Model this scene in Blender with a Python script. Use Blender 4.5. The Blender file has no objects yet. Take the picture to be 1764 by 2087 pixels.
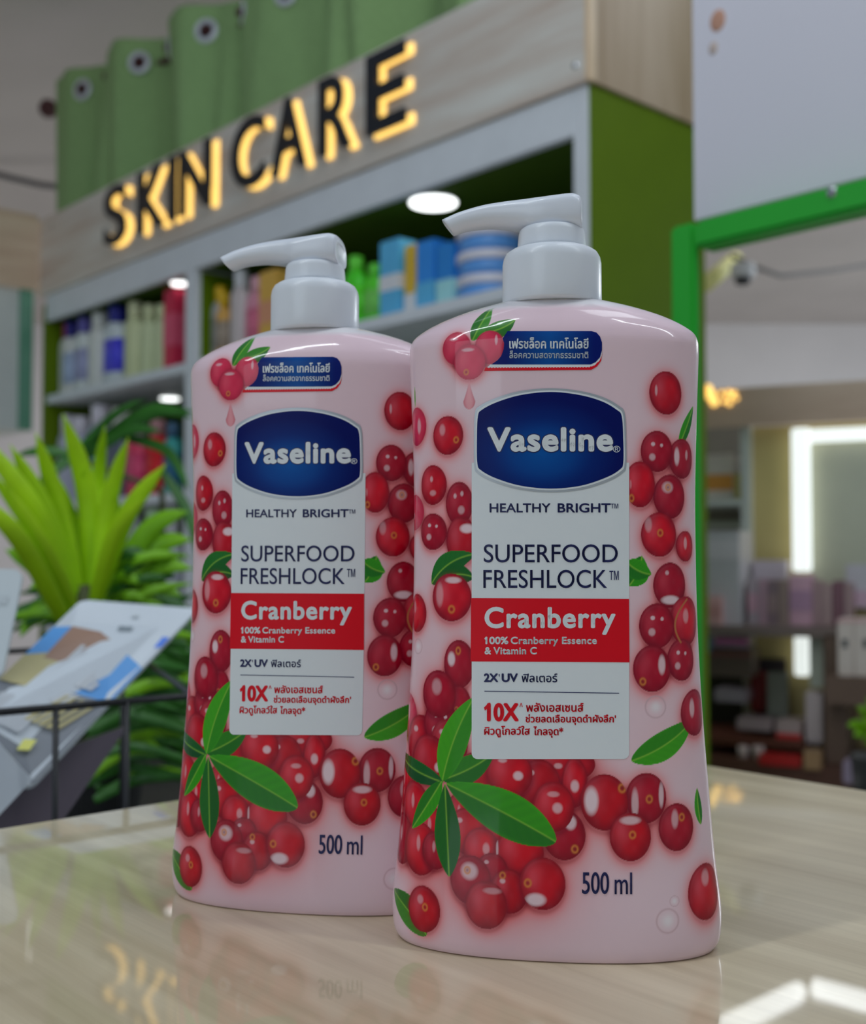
import bpy, bmesh, math, random
import numpy as np
from mathutils import Vector, Matrix

sc = bpy.context.scene
COL = sc.collection
R = math.radians
H = 0.1185            # eye height above the counter top (m)
F = 2350.0            # focal length in pixels of the 1764 px wide frame
PITCH = math.atan(86.5 / F)

# ------------------------------------------------------------------ camera
cam_d = bpy.data.cameras.new('camera')
cam = bpy.data.objects.new('camera', cam_d)
COL.objects.link(cam)
cam.location = (0, 0, H)
cam.rotation_euler = (R(90) + PITCH, 0, 0)
cam_d.sensor_fit = 'HORIZONTAL'
cam_d.sensor_width = 36.0
cam_d.lens = 36.0 * F / 1764.0
cam_d.clip_start = 0.01
cam_d.clip_end = 60
cam_d.dof.use_dof = True
cam_d.dof.focus_distance = 0.342
cam_d.dof.aperture_fstop = 15.0
sc.camera = cam

# ------------------------------------------------------------------ colour management, world
sc.view_settings.view_transform = 'Standard'
sc.view_settings.look = 'None'
sc.view_settings.gamma = 1.0
sc.view_settings.exposure = -0.18
sc.cycles.use_denoising = True
sc.cycles.max_bounces = 8
sc.cycles.sample_clamp_indirect = 4.0

world = bpy.data.worlds.new('world')
sc.world = world
world.use_nodes = True
bg = world.node_tree.nodes['Background']
bg.inputs[0].default_value = (0.67, 0.82, 1.0, 1)
bg.inputs[1].default_value = 0.27


def area(name, loc, size, size_y, power, color, target):
    d = bpy.data.lights.new(name, 'AREA')
    d.shape = 'RECTANGLE'
    d.size, d.size_y, d.energy, d.color = size, size_y, power, color
    o = bpy.data.objects.new(name, d)
    COL.objects.link(o)
    o.location = loc
    o.rotation_euler = (Vector(target) - Vector(loc)).to_track_quat('-Z', 'Y').to_euler()
    return o


area('fill_light_front_left', (-2.2, -2.6, 1.3), 1.8, 1.6, 19, (0.76, 0.88, 1.0), (0, 0.6, 0.2))  # broad soft fill added from the front left, no window stands there
area('ceiling_light_bank', (0.7, 0.9, 1.9), 1.4, 0.2, 5, (0.86, 0.94, 1.0), (0.3, 1.2, 0))
area('ceiling_tube_left', (-0.75, -0.1, 1.6), 0.06, 1.3, 9, (0.88, 0.95, 1.0), (0.0, 0.36, 0.2))
area('ceiling_tube_right', (0.95, 0.0, 1.6), 0.06, 1.3, 7, (0.88, 0.95, 1.0), (0.05, 0.36, 0.2))
area('fill_light_cabinet', (0.0, 1.0, 1.95), 1.2, 1.2, 9, (0.84, 0.92, 1.0), (-1.0, 3.2, 0.9))  # added fill to brighten cabinet and sign board, no fixture is built
area('fill_light_inner_room', (4.4, 6.0, 1.9), 2.0, 2.0, 165, (0.84, 0.93, 1.0), (3.6, 6.4, 0.0))  # unseen fill added to lift the inner room's wall and ceiling
area('fill_light_passage', (1.9, 2.3, 1.9), 1.0, 1.0, 9, (0.86, 0.94, 1.0), (1.0, 3.4, 0.2))  # added to brighten the shelving behind the green frame, no lamp there
area('fill_light_far_left', (-2.6, 6.2, 1.9), 2.0, 2.0, 75, (0.9, 0.95, 1.0), (-2.6, 6.6, 0.0))  # extra unseen light, added to raise the far ceiling by floor bounce

# ------------------------------------------------------------------ geometry helpers
def ray(px, py):
    a, b = px - 882.0, 1043.5 - py
    cp, sp = math.cos(PITCH), math.sin(PITCH)
    return Vector((a, -sp * b + cp * F, cp * b + sp * F))


def at(px, py, depth):
    r = ray(px, py)
    return Vector((0, 0, H)) + r * (depth / r.y)


class Frame:
    """a vertical-axis coordinate frame: local x to the right along a front, local y away into depth"""
    def __init__(self, origin, deg):
        self.o, self.a = Vector((origin[0], origin[1], 0)), R(deg)
        self.M = Matrix.Translation(self.o) @ Matrix.Rotation(self.a, 4, 'Z')
        self.Mi = self.M.inverted()

    def w(self, x, y, z):
        return self.M @ Vector((x, y, z))

    def on_y(self, px, py, y=0.0):
        o = self.Mi @ Vector((0, 0, H))
        d = self.Mi.to_3x3() @ ray(px, py)
        t = (y - o.y) / d.y
        p = o + d * t
        return p.x, p.z


CAB = Frame((0.3024, 2.2), -47.8)      # display cabinet, its right front corner
INN = Frame(at(1520, 1080, 3.4).xy, -26.0)   # shelving seen through the green frame


def lin(c):
    c = c / 255.0
    return c / 12.92 if c <= 0.04045 else ((c + 0.055) / 1.055) ** 2.4


LIT = (0.345, 0.405, 0.49)


def alb(r, g, b, k=1.0):
    """surface colour of a thing that the shop's bluish light shows as r, g, b"""
    return tuple(min(0.88, max(0.004, k * lin(v) / l)) for v, l in zip((r, g, b), LIT))


_m = {}


def mat(name, color, rough=0.5, metal=0.0, emit=None, strength=0.0, coat=0.0, noise=None, transmission=0.0, spec=0.5):
    if name in _m:
        return _m[name]
    m = bpy.data.materials.new(name)
    m.use_nodes = True
    nt = m.node_tree
    p = nt.nodes['Principled BSDF']
    p.inputs['Base Color'].default_value = (*color, 1)
    p.inputs['Roughness'].default_value = rough
    p.inputs['Metallic'].default_value = metal
    p.inputs['Coat Weight'].default_value = coat
    p.inputs['Coat Roughness'].default_value = 0.06
    p.inputs['Transmission Weight'].default_value = transmission
    p.inputs['Specular IOR Level'].default_value = spec
    if emit:
        p.inputs['Emission Color'].default_value = (*emit, 1)
        p.inputs['Emission Strength'].default_value = strength
    tc = nt.nodes.new('ShaderNodeTexCoord')
    nz = nt.nodes.new('ShaderNodeTexNoise')
    nz.inputs['Scale'].default_value = (noise or (12, 0.06))[0]
    mx = nt.nodes.new('ShaderNodeMix')
    mx.data_type = 'RGBA'
    mx.blend_type = 'MULTIPLY'
    mx.inputs[0].default_value = 1.0
    rp = nt.nodes.new('ShaderNodeValToRGB')
    lo = 1 - (noise or (12, 0.06))[1]
    rp.color_ramp.elements[0].color = (lo, lo, lo, 1)
    rp.color_ramp.elements[0].position = 0.3
    rp.color_ramp.elements[1].color = (1, 1, 1, 1)
    rp.color_ramp.elements[1].position = 0.7
    nt.links.new(tc.outputs['Object'], nz.inputs['Vector'])
    nt.links.new(nz.outputs['Fac'], rp.inputs[0])
    mx.inputs[6].default_value = (*color, 1)
    nt.links.new(rp.outputs[0], mx.inputs[7])
    nt.links.new(mx.outputs[2], p.inputs['Base Color'])
    _m[name] = m
    return m


def wood(name, c0, c1, stretch, rough=0.45, coat=0.0, scale=1.0, streak=1.0):
    """wood grain running along the axis with the small stretch value"""
    m = bpy.data.materials.new(name)
    m.use_nodes = True
    nt = m.node_tree
    p = nt.nodes['Principled BSDF']
    tc = nt.nodes.new('ShaderNodeTexCoord')
    mp = nt.nodes.new('ShaderNodeMapping')
    mp.inputs['Scale'].default_value = stretch
    n1 = nt.nodes.new('ShaderNodeTexNoise')
    n1.inputs['Scale'].default_value = scale
    n1.inputs['Detail'].default_value = 6
    n1.inputs['Roughness'].default_value = 0.65
    rp = nt.nodes.new('ShaderNodeValToRGB')
    rp.color_ramp.elements[0].position = 0.5 - 0.22 * streak
    rp.color_ramp.elements[1].position = 0.5 + 0.22 * streak
    rp.color_ramp.elements[0].color = (*c0, 1)
    rp.color_ramp.elements[1].color = (*c1, 1)
    nt.links.new(tc.outputs['Object'], mp.inputs['Vector'])
    nt.links.new(mp.outputs[0], n1.inputs['Vector'])
    nt.links.new(n1.outputs['Fac'], rp.inputs[0])
    nt.links.new(rp.outputs[0], p.inputs['Base Color'])
    p.inputs['Roughness'].default_value = rough
    p.inputs['Coat Weight'].default_value = coat
    p.inputs['Coat Roughness'].default_value = 0.02
    p.inputs['Coat IOR'].default_value = 1.6
    return m


def attr_mat(name, rough=0.3, coat=0.0):
    """colour comes from the printed artwork stored on the mesh"""
    m = bpy.data.materials.new(name)
    m.use_nodes = True
    nt = m.node_tree
    p = nt.nodes['Principled BSDF']
    a = nt.nodes.new('ShaderNodeAttribute')
    a.attribute_name = 'print'
    nt.links.new(a.outputs['Color'], p.inputs['Base Color'])
    p.inputs['Roughness'].default_value = rough
    p.inputs['Specular IOR Level'].default_value = 0.12
    p.inputs['Coat Weight'].default_value = coat
    p.inputs['Coat Roughness'].default_value = 0.05
    return m


def link(name, me, mats, parent=None, M=None, smooth=False):
    o = bpy.data.objects.new(name, me)
    COL.objects.link(o)
    if mats is not None and len(me.materials) == 0:
        for m in (mats if isinstance(mats, (list, tuple)) else [mats]):
            me.materials.append(m)
    if parent is not None:
        o.parent = parent
    if M is not None:
        o.matrix_local = M
    if smooth:
        me.polygons.foreach_set('use_smooth', [True] * len(me.polygons))
    return o


class MB:
    def __init__(self):
        self.v, self.f, self.mi = [], [], []

    def add(self, vs, fs, mi=0):
        n = len(self.v)
        self.v += [tuple(v) for v in vs]
        self.f += [tuple(i + n for i in f) for f in fs]
        self.mi += [mi] * len(fs)
        return self

    def box(self, c, s, mi=0, M=None):
        x, y, z = (s[0] / 2, s[1] / 2, s[2] / 2)
        vs = [Vector((c[0] + i * x, c[1] + j * y, c[2] + k * z)) for i in (-1, 1) for j in (-1, 1) for k in (-1, 1)]
        if M is not None:
            vs = [M @ v for v in vs]
        return self.add(vs, [(0, 1, 3, 2), (4, 6, 7, 5), (0, 4, 5, 1), (2, 3, 7, 6), (0, 2, 6, 4), (1, 5, 7, 3)], mi)

    def b2(self, x0, x1, y0, y1, z0, z1, mi=0):
        return self.box(((x0 + x1) / 2, (y0 + y1) / 2, (z0 + z1) / 2), (x1 - x0, y1 - y0, z1 - z0), mi)

    def lathe(self, prof, n=32, c=(0, 0), mi=0, sx=1.0, sy=1.0, cap=True):
        vs, fs = [], []
        for r, z in prof:
            for i in range(n):
                t = 2 * math.pi * i / n
                vs.append((c[0] + sx * r * math.cos(t), c[1] + sy * r * math.sin(t), z))
        for j in range(len(prof) - 1):
            for i in range(n):
                a, b = j * n + i, j * n + (i + 1) % n
                fs.append((a, b, b + n, a + n))
        if cap:
            fs.append(tuple(reversed(range(n))))
            fs.append(tuple(range((len(prof) - 1) * n, len(prof) * n)))
        return self.add(vs, fs, mi)

    def tube(self, pts, r, n=8, mi=0):
        pts = [Vector(p) for p in pts]
        vs, fs = [], []
        for k, p in enumerate(pts):
            d = (pts[min(k + 1, len(pts) - 1)] - pts[max(k - 1, 0)]).normalized()
            u = d.cross(Vector((0.13, 0.21, 0.97))).normalized()
            w = d.cross(u)
            rr = r[k] if isinstance(r, (list, tuple)) else r
            for i in range(n):
                t = 2 * math.pi * i / n
                vs.append(p + (u * math.cos(t) + w * math.sin(t)) * rr)
        for k in range(len(pts) - 1):
            for i in range(n):
                a, b = k * n + i, k * n + (i + 1) % n
                fs.append((a, b, b + n, a + n))
        fs.append(tuple(reversed(range(n))))
        fs.append(tuple(range((len(pts) - 1) * n, len(pts) * n)))
        return self.add(vs, fs, mi)

    def mesh(self, name, bevel=0.0, seg=2):
        me = bpy.data.meshes.new(name)
        me.from_pydata(self.v, [], self.f)
        me.polygons.foreach_set('material_index', self.mi)
        bm = bmesh.new()
        bm.from_mesh(me)
        bmesh.ops.recalc_face_normals(bm, faces=bm.faces)
        if bevel > 0:
            bmesh.ops.bevel(bm, geom=list(bm.edges), offset=bevel, segments=seg, affect='EDGES', clamp_overlap=True)
        bm.to_mesh(me)
        bm.free()
        return me

    def build(self, name, mats, parent=None, M=None, bevel=0.0, smooth=False):
        return link(name, self.mesh(name, bevel), mats, parent, M, smooth)


def empty(name, M=None, parent=None):
    o = bpy.data.objects.new(name, None)
    o.empty_display_size = 0.05
    COL.objects.link(o)
    if M is not None:
        o.matrix_world = M
    if parent:
        o.parent = parent
    return o


def tag(o, label, cat, group=None, kind=None):
    o['label'] = label
    o['category'] = cat
    if group:
        o['group'] = group
    if kind:
        o['kind'] = kind
    return o


def struct(o):
    o['kind'] = 'structure'
    return o


def thing(name, label, cat, M=None, group=None):
    return tag(empty(name, M), label, cat, group)


def copy_tree(o, parent=None):
    c = o.copy()
    COL.objects.link(c)
    if parent is not None:
        c.parent = parent
    for ch in list(o.children):
        copy_tree(ch, c)
    return c


def Fm(frame, x, y, z, deg=0):
    return frame.M @ Matrix.Translation((x, y, z)) @ Matrix.Rotation(R(deg), 4, 'Z')


# ------------------------------------------------------------------ materials
white_board = mat('white_board', (0.84, 0.86, 0.88), 0.4)
white_wall = mat('white_wall', alb(138, 146, 166), 0.55, noise=(3, 0.04))
grey_wall = mat('grey_wall', alb(140, 146, 158), 0.6, noise=(2, 0.06))
ceil_mat = mat('ceiling_board', alb(136, 140, 148), 0.7, noise=(1.5, 0.1))
olive = mat('olive_green_board', alb(62, 86, 2, 1.0), 0.55, spec=0.15)
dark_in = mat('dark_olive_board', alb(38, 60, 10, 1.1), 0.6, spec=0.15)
frame_green = mat('bright_green_paint', alb(22, 118, 34, 1.0), 0.4)
copper_trim = mat('copper_edge_trim', alb(190, 140, 125), 0.35)
lamp_on = mat('lamp_glow', (1, 1, 1), 0.5, emit=(0.96, 1.0, 0.98), strength=3.2)
tube_on = mat('tube_glow', (1, 1, 1), 0.5, emit=(0.93, 0.98, 1.0), strength=4.0)
strip_on = mat('strip_glow', (1, 1, 1), 0.5, emit=(0.90, 0.97, 0.93), strength=0.95)
steel = mat('brushed_steel', (0.62, 0.63, 0.65), 0.25, metal=1.0)
black_wire = mat('black_wire', (0.012, 0.012, 0.015), 0.4)

# ------------------------------------------------------------------ the setting
Lx = CAB.w
FZ = -0.95
CZ = 2.05


def slab(name, pts, z0, z1, m):
    mb = MB()
    n = len(pts)
    vs = [(x, y, z0) for x, y in pts] + [(x, y, z1) for x, y in pts]
    fs = [tuple(reversed(range(n))), tuple(range(n, 2 * n))] + [(i, (i + 1) % n, n + (i + 1) % n, n + i) for i in range(n)]
    return struct(mb.add(vs, fs).build(name, m))


slab('floor', [(-7, -3), (7, -3), (7, 11), (-7, 11)], FZ - 0.05, FZ, mat('floor_tile', (0.62, 0.6, 0.58), 0.35, noise=(2, 0.2)))
ceiling = slab('ceiling', [(-7, 3.2), (7, 3.2), (7, 11), (-7, 11)], CZ, CZ + 0.05, ceil_mat)
mb = MB(); mb.b2(-7, 7, 9.6, 9.7, FZ, CZ); struct(mb.build('wall_back', grey_wall))
mb = MB(); mb.b2(-7.1, -7, -1, 9.7, FZ, CZ); struct(mb.build('wall_left', grey_wall))

# white partition at the right, the green frame stands in its opening
px_l = CAB.on_y(1413, 300, 0)
o_l = at(1413, 300, 1.3)
WALL = Frame(o_l.xy, -47.8)
zb = WALL.on_y(1413, 449, 0)[1]
mb = MB()
mb.b2(0, 1.3, 0, 0.12, zb, CZ)
wall_r = struct(mb.build('wall_right', white_wall, M=WALL.M))
# two old screw holes left in the white wall
for k, (hx, hy, r, cc) in enumerate([(1462, 42, 0.0075, (120, 96, 88)), (1453, 98, 0.0045, (122, 118, 122))]):
    x, z = WALL.on_y(hx, hy, 0)
    mb = MB()
    n = 14
    mb.add([(x + r * (0.85 + 0.15 * math.sin(3 * i)) * math.cos(2 * math.pi * i / n), -0.0012, z + 1.35 * r * math.sin(2 * math.pi * i / n)) for i in range(n)]
           + [(x, -0.0016, z)] + [(x + 1.35 * r * math.cos(2 * math.pi * i / n), 0.0, z + 1.7 * r * math.sin(2 * math.pi * i / n)) for i in range(n)],
           [(i, (i + 1) % n, n) for i in range(n)] + [(i, n + 1 + i, n + 1 + (i + 1) % n, (i + 1) % n) for i in range(n)])
    h = mb.build('screw_hole', mat('chipped_plaster_%d' % k, alb(*cc), 0.8), wall_r)

# green frame
GF = Frame(at(1365, 470, 1.27).xy, -47.8)
x0, zt = GF.on_y(1363, 463, 0)
xi, zi = GF.on_y(1413, 513, 0)
fr = thing('window_frame', 'bright green square-cut frame in front of the white wall, right of the bottles', 'frame', GF.M)
mb = MB(); mb.b2(x0, xi, -0.0, 0.014, FZ, zt); mb.build('post', frame_green, fr, bevel=0.004)
mb = MB(); mb.b2(xi, 1.2, -0.0, 0.035, zi + 0.004, zt); mb.build('top_rail', frame_green, fr, bevel=0.004)
x, z = GF.on_y(1694, 392, 0)
mb = MB(); mb.lathe([(0.0045, 0), (0.0055, 0.0006), (0.0035, 0.0022)], 16)
mb.build('screw', steel, fr, Matrix.Translation((x, 0, z)) @ Matrix.Rotation(R(90), 4, 'X'))

# ------------------------------------------------------------------ counter
ctr = Frame((0.0, 0.0), -47.8)
Cc = ctr.Mi @ Vector((0.0746, 0.742, 0))
counter_wood = wood('counter_wood', alb(112, 108, 94, 1.05), alb(143, 143, 132, 1.05), (1.2, 30, 30), 0.28, 0.8, 2.0, 1.2)
ct = thing('counter', 'glossy pale wood-grain counter under the two bottles', 'counter', ctr.M)
mb = MB(); mb.b2(Cc.x, Cc.x + 1.7, Cc.y - 2.2, Cc.y, -0.028, 0.0)
mb.build('counter_top', counter_wood, ct, bevel=0.0015)
mb = MB(); mb.b2(Cc.x + 0.03, Cc.x + 1.67, Cc.y - 2.17, Cc.y - 0.03, FZ, -0.028)
mb.build('counter_base', white_board, ct)
# low side counter behind, carries the plant and the wire rack
sd = thing('side_table', 'low dark table behind the counter under plant and wire rack', 'table')
mb = MB(); mb.b2(-0.95, -0.12, 0.84, 1.75, -0.17, -0.14); mb.build('table_top', mat('dark_laminate', (0.05, 0.045, 0.04), 0.5), sd, bevel=0.002)
for i, j in ((-0.9, 0.89), (-0.17, 0.89), (-0.9, 1.7), (-0.17, 1.7)):
    mb = MB(); mb.b2(i - 0.02, i + 0.02, j - 0.02, j + 0.02, FZ, -0.17); mb.build('leg', mat('dark_laminate', 0), sd)

# ------------------------------------------------------------------ display cabinet
cb = thing('display_cabinet', 'tall white-edged cabinet with olive green sides, under the lit sign board', 'cabinet', CAB.M)
DX = 0.38
LXE = -2.505
board = white_board
mb = MB(); mb.b2(-0.004, 0.0, 0.004, DX, FZ, 1.031); mb.build('side_panel', olive, cb)
mb = MB(); mb.b2(-0.042, -0.004, 0.0, DX, FZ, 1.031); mb.build('stile', board, cb, bevel=0.002)
mb = MB(); mb.b2(-1.522, -1.468, 0.0, DX - .01, FZ, 1.0); mb.build('divider', board, cb, bevel=0.002)
mb = MB(); mb.b2(-1.4675, -1.4645, 0.02, DX - .01, FZ, 0.934, 0); mb.build('divider_lining', olive, cb)
mb = MB(); mb.b2(LXE, LXE + 0.03, 0.0, DX, FZ, 1.0); mb.build('side_panel', olive, cb)
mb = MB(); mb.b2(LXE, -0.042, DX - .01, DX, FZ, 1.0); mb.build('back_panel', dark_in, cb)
mb = MB(); mb.b2(LXE + .03, -0.042, -0.002, 0.018, 0.938, 1.03); mb.build('top_rail', board, cb, bevel=0.002)
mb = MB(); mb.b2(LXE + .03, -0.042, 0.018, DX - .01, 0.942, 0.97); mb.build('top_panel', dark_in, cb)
for x0_, x1_ in ((LXE + .03, -1.522), (-1.4645, -0.042)):
    for zt_ in (0.675, 0.30, -0.12, -0.5):
        mb = MB(); mb.b2(x0_, x1_, 0.002, DX - .01, zt_ - 0.028, zt_); mb.build('shelf', board, cb, bevel=0.0015)
# recessed spots
for px, py, z, r in ((865, 405, 0.942, 0.056), (343, 571, 0.942, 0.026), (346, 810, 0.647, 0.032), (1120, 640, 0.647, 0.03)):
    rr = ray(px, py); t = (z - H) / rr.z
    p = CAB.Mi @ (Vector((0, 0, H)) + rr * t)
    p.y = min(max(p.y, 0.03 + r), DX - 0.05)
    mb = MB(); mb.lathe([(r * 1.12, z - 0.004), (r * 1.15, z), (r * 1.0, z + .0002)], 28, (p.x, p.y)); s_ = mb.build('recessed_light', steel, cb)
    mb = MB(); mb.lathe([(r * 0.96, z - 0.0075), (r, z - 0.005), (r, z - 0.0042)], 28, (p.x, p.y)); mb.build('diffuser', lamp_on, s_)

# sign board over the cabinet
beige0, beige1 = alb(124, 116, 112, 1.05), alb(156, 152, 158, 1.1)
wood_h = wood('fascia_wood', beige0, beige1, (1.2, 14, 14), 0.4, 0.1, 1.2)
wood_v = wood('fascia_wood_side', alb(108, 96, 80), alb(135, 128, 120), (12, 12, 0.8), 0.45, 0.0, 1.5)
fb = thing('sign_board', 'pale wood-grain board carrying the glowing SKIN CARE letters', 'board', CAB.M)
ZB0, ZB1 = 1.032, 1.302
mb = MB(); mb.b2(-2.51, 0.0, -0.012, 0.008, ZB0, ZB1); mb.build('front_board', wood_h, fb, bevel=0.001)
mb = MB(); mb.b2(-0.012, 0.008, 0.010, 0.48, ZB0, ZB1); mb.build('side_board', wood_v, fb, bevel=0.001)
mb = MB(); mb.b2(0.0, 0.012, -0.015, 0.009, ZB0 - .001, ZB1); mb.build('corner_trim', copper_trim, fb, bevel=0.002)
mb = MB(); mb.b2(-2.52, -2.508, -0.015, 0.009, ZB0 - .001, ZB1); mb.build('corner_trim', copper_trim, fb, bevel=0.002)
for px, py in ((1172, 133), (105, 462), (72, 575)):
    x, z = CAB.on_y(px, py, -0.012)
    x = min(max(x, -2.49), -0.02); z = min(max(z, ZB0 + .02), ZB1 - .02)
    mb = MB(); mb.lathe([(0.007, 0), (0.0075, 0.001), (0.004, 0.003)], 14)
    mb.build('screw', steel, fb, Matrix.Translation((x, -0.012, z)) @ Matrix.Rotation(R(90), 4, 'X'))


def glyph(ch, offset, extrude):
    cu = bpy.data.curves.new('glyph', 'FONT')
    cu.body = ch
    cu.offset = offset
    cu.extrude = extrude
    cu.resolution_u = 6
    o = bpy.data.objects.new('glyph', cu)
    COL.objects.link(o)
    dg = bpy.context.evaluated_depsgraph_get()
    me = bpy.data.meshes.new_from_object(o.evaluated_get(dg))
    bpy.data.objects.remove(o)
    bpy.data.curves.remove(cu)
    me.materials.clear()
    return me


sign_black = mat('sign_black', (0.008, 0.009, 0.014), 0.35)
sign_glow = mat('sign_glow', (1, 0.8, 0.4), 0.5, emit=(1.0, 0.60, 0.13), strength=1.7)
sg = thing('illuminated_sign', 'black SKIN CARE letters with yellow light behind them', 'sign', CAB.M)
for ch, p0, p1 in (('S', 213, 256), ('K', 281, 334), ('I', 344, 358), ('N', 366, 428), ('C', 472, 538), ('A', 553, 622), ('R', 650, 714), ('E', 747, 826)):
    pm = (p0 + p1) / 2
    yy = 437 - (pm - 235) * 0.43
    xa, _ = CAB.on_y(p0, yy + .2 * (p1 - p0), -0.04)
    xb, _ = CAB.on_y(p1, yy - .2 * (p1 - p0), -0.04)
    for nm, off, ext, mm, yl, dz in (('letter', 0.014, 0.05, sign_black, -0.040, 0.0), ('light_strip', 0.002, 0.02, sign_glow, -0.0148, 0.0)):
        me = glyph(ch, off, ext)
        co = np.array([v.co[:] for v in me.vertices])
        mn, mx_ = co.min(0), co.max(0)
        sx, sy = (xb - xa) / (mx_[0] - mn[0]), 0.186 / (mx_[1] - mn[1])
        c2 = np.stack([xa + (co[:, 0] - mn[0]) * sx, yl + (co[:, 2]) * (0.10 if nm == 'letter' else 0.12), 1.087 + (co[:, 1] - mn[1]) * sy], 1)
        me.vertices.foreach_set('co', c2.ravel())
        if nm == 'letter':
            lt = link('letter', me, mm, sg)
            lt['label'] = 'black letter %s' % ch
        else:
            link('light_strip', me, mm, lt)['label'] = 'glowing yellow strip'

# adjoining wall cabinet at the far left end, turned towards the counter
wc = thing('wall_cabinet', 'pale cabinet with frosted glass door at the far left, under a wood board', 'cabinet', CAB.M)
mb = MB(); mb.b2(-2.53, -2.511, -1.6, -0.02, 1.052, 1.318); mb.build('fascia_board', wood('fascia_wood_left', alb(120, 108, 96, 1.1), alb(148, 140, 132, 1.1), (14, 1.2, 14), .4, 0, 1.2), wc)
mb = MB(); mb.b2(-2.9, -2.535, -1.6, -0.02, 0.555, 1.05); mb.build('body', mat('pale_board', alb(135, 148, 156), .4), wc, bevel=.002)
mb = MB(); mb.b2(-2.534, -2.528, -1.6, -0.20, 0.59, 0.95); mb.build('glass_door', mat('frosted_green_glass', alb(125, 158, 140), .25), wc)
mb = MB(); mb.b2(-2.534, -2.52, -0.075, -0.03, 0.555, 1.05); mb.build('door_edge', mat('teal_glass_edge', alb(66, 110, 98), .2), wc)

# ------------------------------------------------------------------ curtain above the cabinet
cloth = mat('green_curtain_cloth', alb(90, 120, 84, 1.05), 0.85, noise=(60, 0.1))
rod_red = mat('dark_red_rod', (0.07, 0.012, 0.012), 0.3)


def zrod(x):
    return 1.782 - 0.088 * (x + 2.466)


def make_curtain(name, label, X0, X1, ybase, zbot, period=0.42, amp=0.044, rings=True):
    t = thing(name, label, 'curtain', CAB.M)
    nx, nz = int((X1 - X0) / period * 40), 26
    vs = []
    rnd = random.Random(4)
    ph = [rnd.uniform(-.6, .6) for _ in range(40)]
    for j in range(nz + 1):
        v = j / nz
        for i in range(nx + 1):
            x = X0 + (X1 - X0) * i / nx
            k = (x + 2.003) / period * 2 * math.pi
            a = amp * (1 + .35 * math.sin(k * .31 + 1))
            y = ybase + a * math.sin(k + (1 - v) * .7 * math.sin(x * 5)) + (1 - v) * (0.012 * math.sin(k * 2.3) + .008 * math.sin(k * 3.7 + 2)) + .007 * math.sin(k * 3 + 1)
            z = zbot + v * (zrod(x) + 0.075 + .008 * math.cos(k) - zbot)
            vs.append((x + (1 - v) * .03 * math.sin(k * .5), y, z))
    fs = [(j * (nx + 1) + i, j * (nx + 1) + i + 1, (j + 1) * (nx + 1) + i + 1, (j + 1) * (nx + 1) + i) for j in range(nz) for i in range(nx)]
    cl = MB().add(vs, fs).build('cloth', cloth, t, smooth=True)
    so = cl.modifiers.new('thickness', 'SOLIDIFY'); so.thickness = 0.002
    if rings:
        k0 = math.ceil((X0 + 2.003 + 0.03) / (period / 2))
        x = -2.003 + k0 * period / 2
        while x < X1 - 0.03:
            k = (x + 2.003) / period * 2 * math.pi
            s = math.cos(k) * amp * (1 + .35 * math.sin(k * .31 + 1)) * 2 * math.pi / period
            y = ybase + amp * math.sin(k)
            Mx = Matrix.Translation((x, y, zrod(x))) @ Matrix.Rotation(math.atan(s), 4, 'Z') @ Matrix.Rotation(R(90), 4, 'X')
            mb = MB(); mb.lathe([(0.021, 0.001), (0.023, 0.007), (0.030, 0.009), (0.038, 0.005), (0.039, 0.001)], 24, cap=False)
            g = mb.build('grommet', mat('grommet_steel', (.78, .80, .84), .35, metal=.35), t, Mx, smooth=True)
            mb = MB(); mb.lathe([(0.021, 0.001), (0.020, 0.004)], 24); mb.lathe([(0.013, 0.003), (0.013, 0.02), (0.006, 0.026)], 16)
            mb.build('rod_opening', rod_red, g)
            x += period / 2
    return t


make_curtain('curtain', 'long pleated green curtain with steel grommets behind the sign board', -2.61, -0.02, 0.10, 1.20)
make_curtain('curtain', 'far green curtain seen over the side board, near the white pillar', -0.4, 1.0, 0.82, 1.1, rings=False)
rd = thing('curtain_rod', 'dark red curtain rod with round knob at the left end', 'curtain rod', CAB.M)
mb = MB(); mb.tube([(-2.68, 0.15, zrod(-2.68)), (-0.02, 0.15, zrod(-0.02))], 0.013, 12); mb.build('rod', rod_red, rd)
mb = MB(); mb.lathe([(0.004, -0.036), (0.022, -0.03), (0.034, -0.012), (0.036, 0.006), (0.026, 0.026), (0.012, 0.036)], 20)
mb.build('finial', rod_red, rd, Matrix.Translation((-2.712, 0.10, zrod(-2.712) - .01)) @ Matrix.Rotation(R(90), 4, 'Y'), smooth=True)
# ceiling cables and the little lamp, upper left
for nm, lab, pts, r_, d_ in (('ceiling_cable', 'dark sagging cable below the ceiling, left of the curtain', [(-60, 340), (20, 362), (80, 376), (140, 384)], 0.016, 5.6),
                             ('ceiling_cable', 'thin grey cable running up the ceiling behind the curtain grommets', [(170, 150), (185, 60), (200, 20), (235, -40)], 0.012, 5.0)):
    mb = MB(); mb.tube([at(px, py, d_) for px, py in pts], r_, 8)
    tag(mb.build(nm, mat('cable_grey', (0.14, 0.13, 0.13), .6), smooth=True), lab, 'cable')
sl = thing('ceiling_spotlight', 'small brass coloured spotlight at the top left corner', 'ceiling light', Matrix.Translation(at(12, 26, 4.2)))
mb = MB(); mb.lathe([(0.03, -0.05), (0.055, -0.02), (0.055, 0.04), (0.02, 0.05)], 20); mb.build('lamp_head', mat('brass_brown', (0.12, 0.05, 0.02), .35, metal=.6), sl, smooth=True)
mb = MB(); mb.lathe([(0.10, 0.05), (0.10, 0.07)], 24); mb.build('base', mat('lamp_white', (.7, .7, .72), .5), sl, Matrix.Translation((0.04, 0, 0.02)))


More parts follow.
